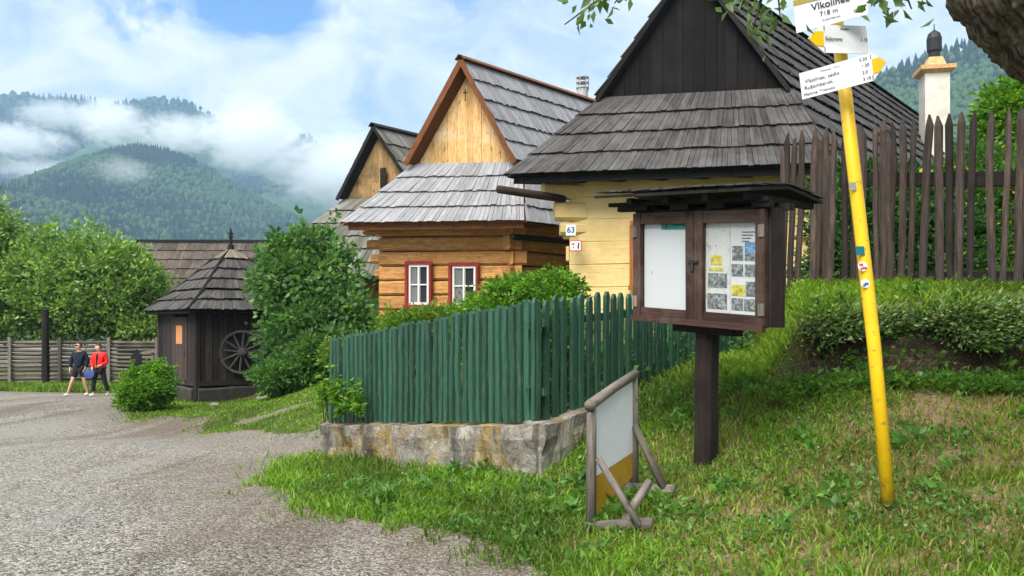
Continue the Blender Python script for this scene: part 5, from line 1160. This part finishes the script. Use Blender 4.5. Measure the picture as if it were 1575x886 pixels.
# ------------------------------------------------------------------ wooded hills
def hill(name, prof, d1, d0, zfoot, ntree, tsize, cols, label, ymax=360, seed=1, meadow=None):
    r = np.random.default_rng(seed); px = np.array([p[0] for p in prof], float); py = np.array([p[1] for p in prof], float)
    x = (px-CX)/F*d1; z = EYE+(YH-py)/F*d1
    xs = np.linspace(x[0], x[-1], 130); zc = np.interp(xs, x, z)
    ker = np.array([1, 2, 3, 2, 1])/9; zc = np.convolve(np.pad(zc, 2, 'edge'), ker, 'valid')
    m = 56; tt = np.linspace(0, 1.35, m); rows = []
    def surf(xq, t):
        zr_ = np.interp(xq, xs, zc); y = d0+(d1-d0)*t
        f = np.where(t < 1, t**1.15, 1-(t-1)*1.6)
        zz = zfoot+(zr_-zfoot)*f+(fbm(xq, y, 1/170.)-.5)*70*np.clip(t*(1-t)*4, 0, 1)+(fbm(xq, y, 1/45.)-.5)*14*np.clip(1.1-t, 0, 1)
        return np.stack([xq*(.55+.45*np.clip(t, 0, 1)) if False else xq, y+0*xq, zz], -1)
    XQ, TT = np.meshgrid(xs, tt); S = surf(XQ, TT); nx_ = len(xs)
    i0 = (np.arange(m-1)[:, None]*nx_+np.arange(nx_-1)[None]).ravel(); fs = np.stack([i0, i0+1, i0+1+nx_, i0+nx_], 1)
    o = np_mesh(name, S.reshape(-1, 3), fs, 4, MT['hill_floor'], smooth=True); o['kind'] = 'structure'
    # trees
    xq = r.uniform(xs[0], xs[-1], ntree); t = r.uniform(.12, 1.06, ntree); p = surf(xq, t)
    ppx = CX+F*p[:, 0]/p[:, 1]; ppy = YH-F*(p[:, 2]-EYE)/p[:, 1]; k = (ppy < ymax) & (ppx > -60) & (ppx < 1640)
    if meadow is not None: k &= ~meadow(ppx, ppy, p)
    p = p[k]; n = len(p)
    con = r.random(n) < sstep(.35, .62, fbm(p[:, 0], p[:, 1], 1/150.))
    s = tsize*(.65+.6*r.random(n)); hgt = np.where(con, 1.55, 1.05)*s; rad = np.where(con, .30, .5)*s
    prof_c = [(0.0, .55), (.22, 1.0), (.55, .62), (.82, .3), (1.0, .02)]; prof_d = [(0.0, .45), (.3, 1.0), (.62, .92), (.85, .55), (1.0, .05)]
    nn_ = 6; vs = np.empty((n, 5, nn_, 3)); 
    for j in range(5):
        zf = np.where(con, prof_c[j][0], prof_d[j][0]); rf = np.where(con, prof_c[j][1], prof_d[j][1])
        for q in range(nn_):
            a = 2*np.pi*q/nn_+j*.4; jit = 1+.35*(r.random(n)-.5)
            vs[:, j, q, 0] = p[:, 0]+rad*rf*jit*np.cos(a); vs[:, j, q, 1] = p[:, 1]+rad*rf*jit*np.sin(a); vs[:, j, q, 2] = p[:, 2]-.5+hgt*zf*(1+.1*(r.random(n)-.5))
    f = [];
    for j in range(4):
        for q in range(nn_): f.append([j*nn_+q, j*nn_+(q+1) % nn_, (j+1)*nn_+(q+1) % nn_, (j+1)*nn_+q])
    ff = (np.arange(n)[:, None, None]*(5*nn_)+np.array(f)[None]).reshape(-1, 4)
    lo, hi = np.array(cols[0]), np.array(cols[1]); dark = np.array(cols[2]); c = lo+(hi-lo)*r.random((n, 1)); c = np.where(con[:, None], dark*(.7+.6*r.random((n, 1))), c)
    o = np_mesh('forest', vs.reshape(-1, 3), ff, 4, MT['far_tree'], col=np.repeat(c, 5*nn_, 0)); tag(o, label, 'forest', kind='stuff')
MT['hill_floor'] = m_basic('hill_floor', (.04, .075, .02), .5, .02, .95, 0)
HF = [(-420, 300), (-200, 330), (-60, 318), (0, 308), (60, 285), (130, 250), (175, 236), (215, 228), (260, 238), (300, 252), (345, 278), (390, 305), (430, 325), (470, 345), (540, 385), (640, 420), (760, 440)]
HB = [(-500, 190), (-200, 165), (-60, 150), (0, 150), (30, 146), (60, 152), (100, 156), (130, 152), (160, 172), (200, 160), (240, 155), (280, 156), (320, 172), (350, 205), (385, 255), (415, 262), (445, 218), (475, 212), (510, 240), (560, 262), (640, 280), (700, 250), (800, 260), (900, 300)]
HR = [(1150, 300), (1230, 205), (1290, 160), (1340, 128), (1380, 108), (1410, 97), (1440, 85), (1490, 70), (1540, 52), (1600, 45), (1700, 50), (1900, 110), (2100, 220)]
hill('wooded_hill', HF, 1500, 560, -10, 42000, 9, ((.022, .055, .014), (.055, .10, .022), (.009, .024, .012)), 'wooded hill in front of the misty ridge on the left', 420, 3)
hill('far_ridge', HB, 2500, 1560, 60, 20000, 15, ((.02, .045, .014), (.045, .08, .02), (.008, .02, .011)), 'higher forest ridge half hidden by mist on the left', 300, 5, meadow=lambda a, b, p: (fbm(p[:, 0], p[:, 1], 1/220.) > .56) & (b > 205))
hill('right_hill', HR, 1000, 420, 0, 14000, 8.5, ((.03, .075, .018), (.065, .12, .028), (.011, .03, .014)), 'wooded hill behind the white chimney on the right', 300, 7)
# ------------------------------------------------------------------ air: haze box and mist banks
def volume(name, m, parent=None): pass
def haze():
    k = N('haze'); k.t.nodes.remove(k.b); v = k.n('ShaderNodeVolumePrincipled', i_Density=HAZE, i_Anisotropy=0.0); v.inputs['Color'].default_value = (.46, .72, 1, 1); k.l(v.outputs[0], k.out.inputs['Volume'])
    mb = MB(); x, y0, y1, z0, z1 = 2600, -60, 3300, -40, 780
    mb.sweep([[(-x, y0, z0), (x, y0, z0), (x, y1, z0), (-x, y1, z0)], [(-x, y0, z1), (x, y0, z1), (x, y1, z1), (-x, y1, z1)]])
    o = mb.build('haze', k.m); tag(o, 'thin pale blue air over the whole valley', 'haze', kind='stuff')
HAZE = .00021
haze()
def mist(px, py, d, rx, rz, ry, dens_, seed, label, thr=.42):
    c = P(px, py, d); s = d/F
    k = N('mist'); k.t.nodes.remove(k.b); co = k.coord('Object')
    ln = k.n('ShaderNodeVectorMath', operation='LENGTH', i_0=co).outputs['Value']
    fall = k.math('SUBTRACT', 1.0, k.math('POWER', ln, 1.4), True)
    nz = k.noise(k.map(co, (1.6*rx/max(rz, 1)*.55, 1.6, 1.6), (seed, seed*2.3, 0)), 2.1, 7, .66, .9)
    dn = k.math('MULTIPLY', k.math('SUBTRACT', k.math('ADD', nz, k.math('MULTIPLY', fall, .42)), thr+.2, True), dens_*6)
    dn = k.math('MULTIPLY', dn, k.ramp(ln, (.7, 1.0), (1.0, 0.0)))
    v = k.n('ShaderNodeVolumePrincipled', i_Density=dn, i_Anisotropy=.1); v.inputs['Color'].default_value = (1, 1, 1, 1); k.l(v.outputs[0], k.out.inputs['Volume'])
    import bmesh
    bm = bmesh.new(); bmesh.ops.create_icosphere(bm, subdivisions=3, radius=1.0); me = bpy.data.meshes.new('mist'); bm.to_mesh(me); bm.free()
    o = link('mist', me, k.m, None, c); o.scale = (rx*s, ry, rz*s); tag(o, label, 'mist', kind='stuff')
MISTS = [(90, 176, 2000, 90, 30, 110, .010, 5.5, 'ragged mist clinging to the crest of the far ridge'),
         (20, 215, 1800, 120, 34, 130, .012, 1.3, 'white mist drifting over the left end of the far ridge'),
         (170, 190, 1750, 66, 48, 110, .02, 4.1, 'white mist in the dip of the far ridge'),
         (275, 205, 1750, 90, 40, 110, .013, 6.2, 'white mist between the wooded hill and the ridge'),
         (385, 210, 1850, 100, 80, 130, .02, 8.5, 'thick white cloud hiding the right part of the far ridge'),
         (520, 265, 1900, 150, 75, 160, .016, 2.7, 'white cloud lying behind the house gables'),
         (190, 262, 1150, 60, 26, 60, .006, 3.9, 'thin wisp of mist on the near wooded hill'),
         (60, 262, 1500, 90, 26, 90, .008, 7.7, 'thin mist lying on the left shoulder of the wooded hill')]
for q in MISTS: mist(*q)
# ------------------------------------------------------------------ sky, sun, camera
SUN_EL, SUN_AZ = math.radians(52), math.radians(-150)       # azimuth from +Y towards +X: sun behind the camera, to the left
w = bpy.data.worlds.new('World'); bpy.context.scene.world = w; w.use_nodes = True
t = w.node_tree; bg = t.nodes['Background']; bg.inputs['Strength'].default_value = .12
class WN(N):
    def __init__(s): s.t = t
k = WN()
sky = k.n('ShaderNodeTexSky', sky_type='NISHITA', sun_disc=False, sun_elevation=SUN_EL, sun_rotation=SUN_AZ, air_density=1.0, dust_density=.6, ozone_density=2.0)
gen = k.n('ShaderNodeTexCoord').outputs['Generated']
def dirv(px, py): return Vector(((px-CX)/F, 1, (YH-py)/F)).normalized()
def spot(px, py, r0, r1):                                   # 1 near a sky direction, 0 away from it
    dt = k.n('ShaderNodeVectorMath', operation='DOT_PRODUCT', i_0=gen, i_1=dirv(px, py)).outputs['Value']
    return k.ramp(dt, (math.cos(math.radians(r1)), 0.0), (math.cos(math.radians(r0)), 1.0)) if False else k.math('SMOOTH_MIN', 1.0, k.math('MAXIMUM', k.math('DIVIDE', k.math('SUBTRACT', dt, math.cos(math.radians(r1))), math.cos(math.radians(r0))-math.cos(math.radians(r1))), 0.0))
n1 = k.noise(k.map(gen, (1, 1, 1.6), (3.2, 1.1, .4)), 6.5, 10, .58, .5)
n2 = k.noise(k.map(gen, (1, 1, 1.5), (.4, 2.1, 5.0)), 8.0, 9, .62, .6)
hole = k.math('MAXIMUM', k.math('MULTIPLY', spot(205, 45, 0, 6.5), .8), k.math('MULTIPLY', spot(390, 20, 0, 5), .95))
hole = k.math('MAXIMUM', hole, k.math('MULTIPLY', spot(650, -30, 0, 7), .45))
gz = k.n('ShaderNodeSeparateXYZ', i_Vector=gen).outputs[2]
low = k.math('MULTIPLY', k.math('SUBTRACT', .26, gz, True), .55)
cov = k.math('ADD', k.math('ADD', k.math('SUBTRACT', n1, k.math('MULTIPLY', hole, .225)), k.math('ADD', .185, k.math('MULTIPLY', k.math('MAXIMUM', spot(330, 115, 0, 5), spot(80, 60, 0, 5)), .16))), low)
mask = k.ramp(cov, (.44, 0.0), (.585, 1.0))
cc = k.ramp(k.math('ADD', n2, k.math('MULTIPLY', k.math('SUBTRACT', n1, .5), .35)), (.36, (.47, .57, .71)), (.48, (.66, .745, .84)), (.62, (.90, .915, .94)))
sc = k.mix(1.0, cc, (3.75, 3.75, 3.75), 'MULTIPLY')
skyc = k.mix(1.0, sky.outputs[0], (.27, .46, .66), 'MULTIPLY')
t.links.new(k.mix(mask, skyc, sc), bg.inputs['Color'])
L = bpy.data.lights.new('sun', 'SUN'); L.energy = 2.5; L.angle = math.radians(40); L.color = (1, .95, .87)
so = bpy.data.objects.new('sun', L); C.objects.link(so)
sd = Vector((math.sin(SUN_AZ)*math.cos(SUN_EL), math.cos(SUN_AZ)*math.cos(SUN_EL), math.sin(SUN_EL)))
so.rotation_euler = sd.to_track_quat('Z', 'Y').to_euler(); so.location = sd*50
cam = bpy.data.cameras.new('camera'); co_ = bpy.data.objects.new('camera', cam); C.objects.link(co_)
co_.location = (0, 0, EYE); co_.rotation_euler = (math.pi/2, 0, 0)
cam.sensor_width = 36; cam.lens = 36*F/1575; cam.shift_y = (YH-443)/1575; cam.clip_end = 12000; cam.clip_start = .05
sc_ = bpy.context.scene; sc_.camera = co_
sc_.view_settings.view_transform = 'Standard'; sc_.view_settings.look = 'None'; sc_.view_settings.gamma = 1; sc_.view_settings.exposure = 1.42
sc_.render.engine = 'CYCLES'; cy = sc_.cycles
cy.use_denoising = True; cy.denoiser = 'OPENIMAGEDENOISE'; cy.max_bounces = 12; cy.diffuse_bounces = 3; cy.glossy_bounces = 2; cy.transmission_bounces = 3; cy.volume_bounces = 10; cy.transparent_max_bounces = 8
cy.use_adaptive_sampling = True; cy.adaptive_threshold = .015
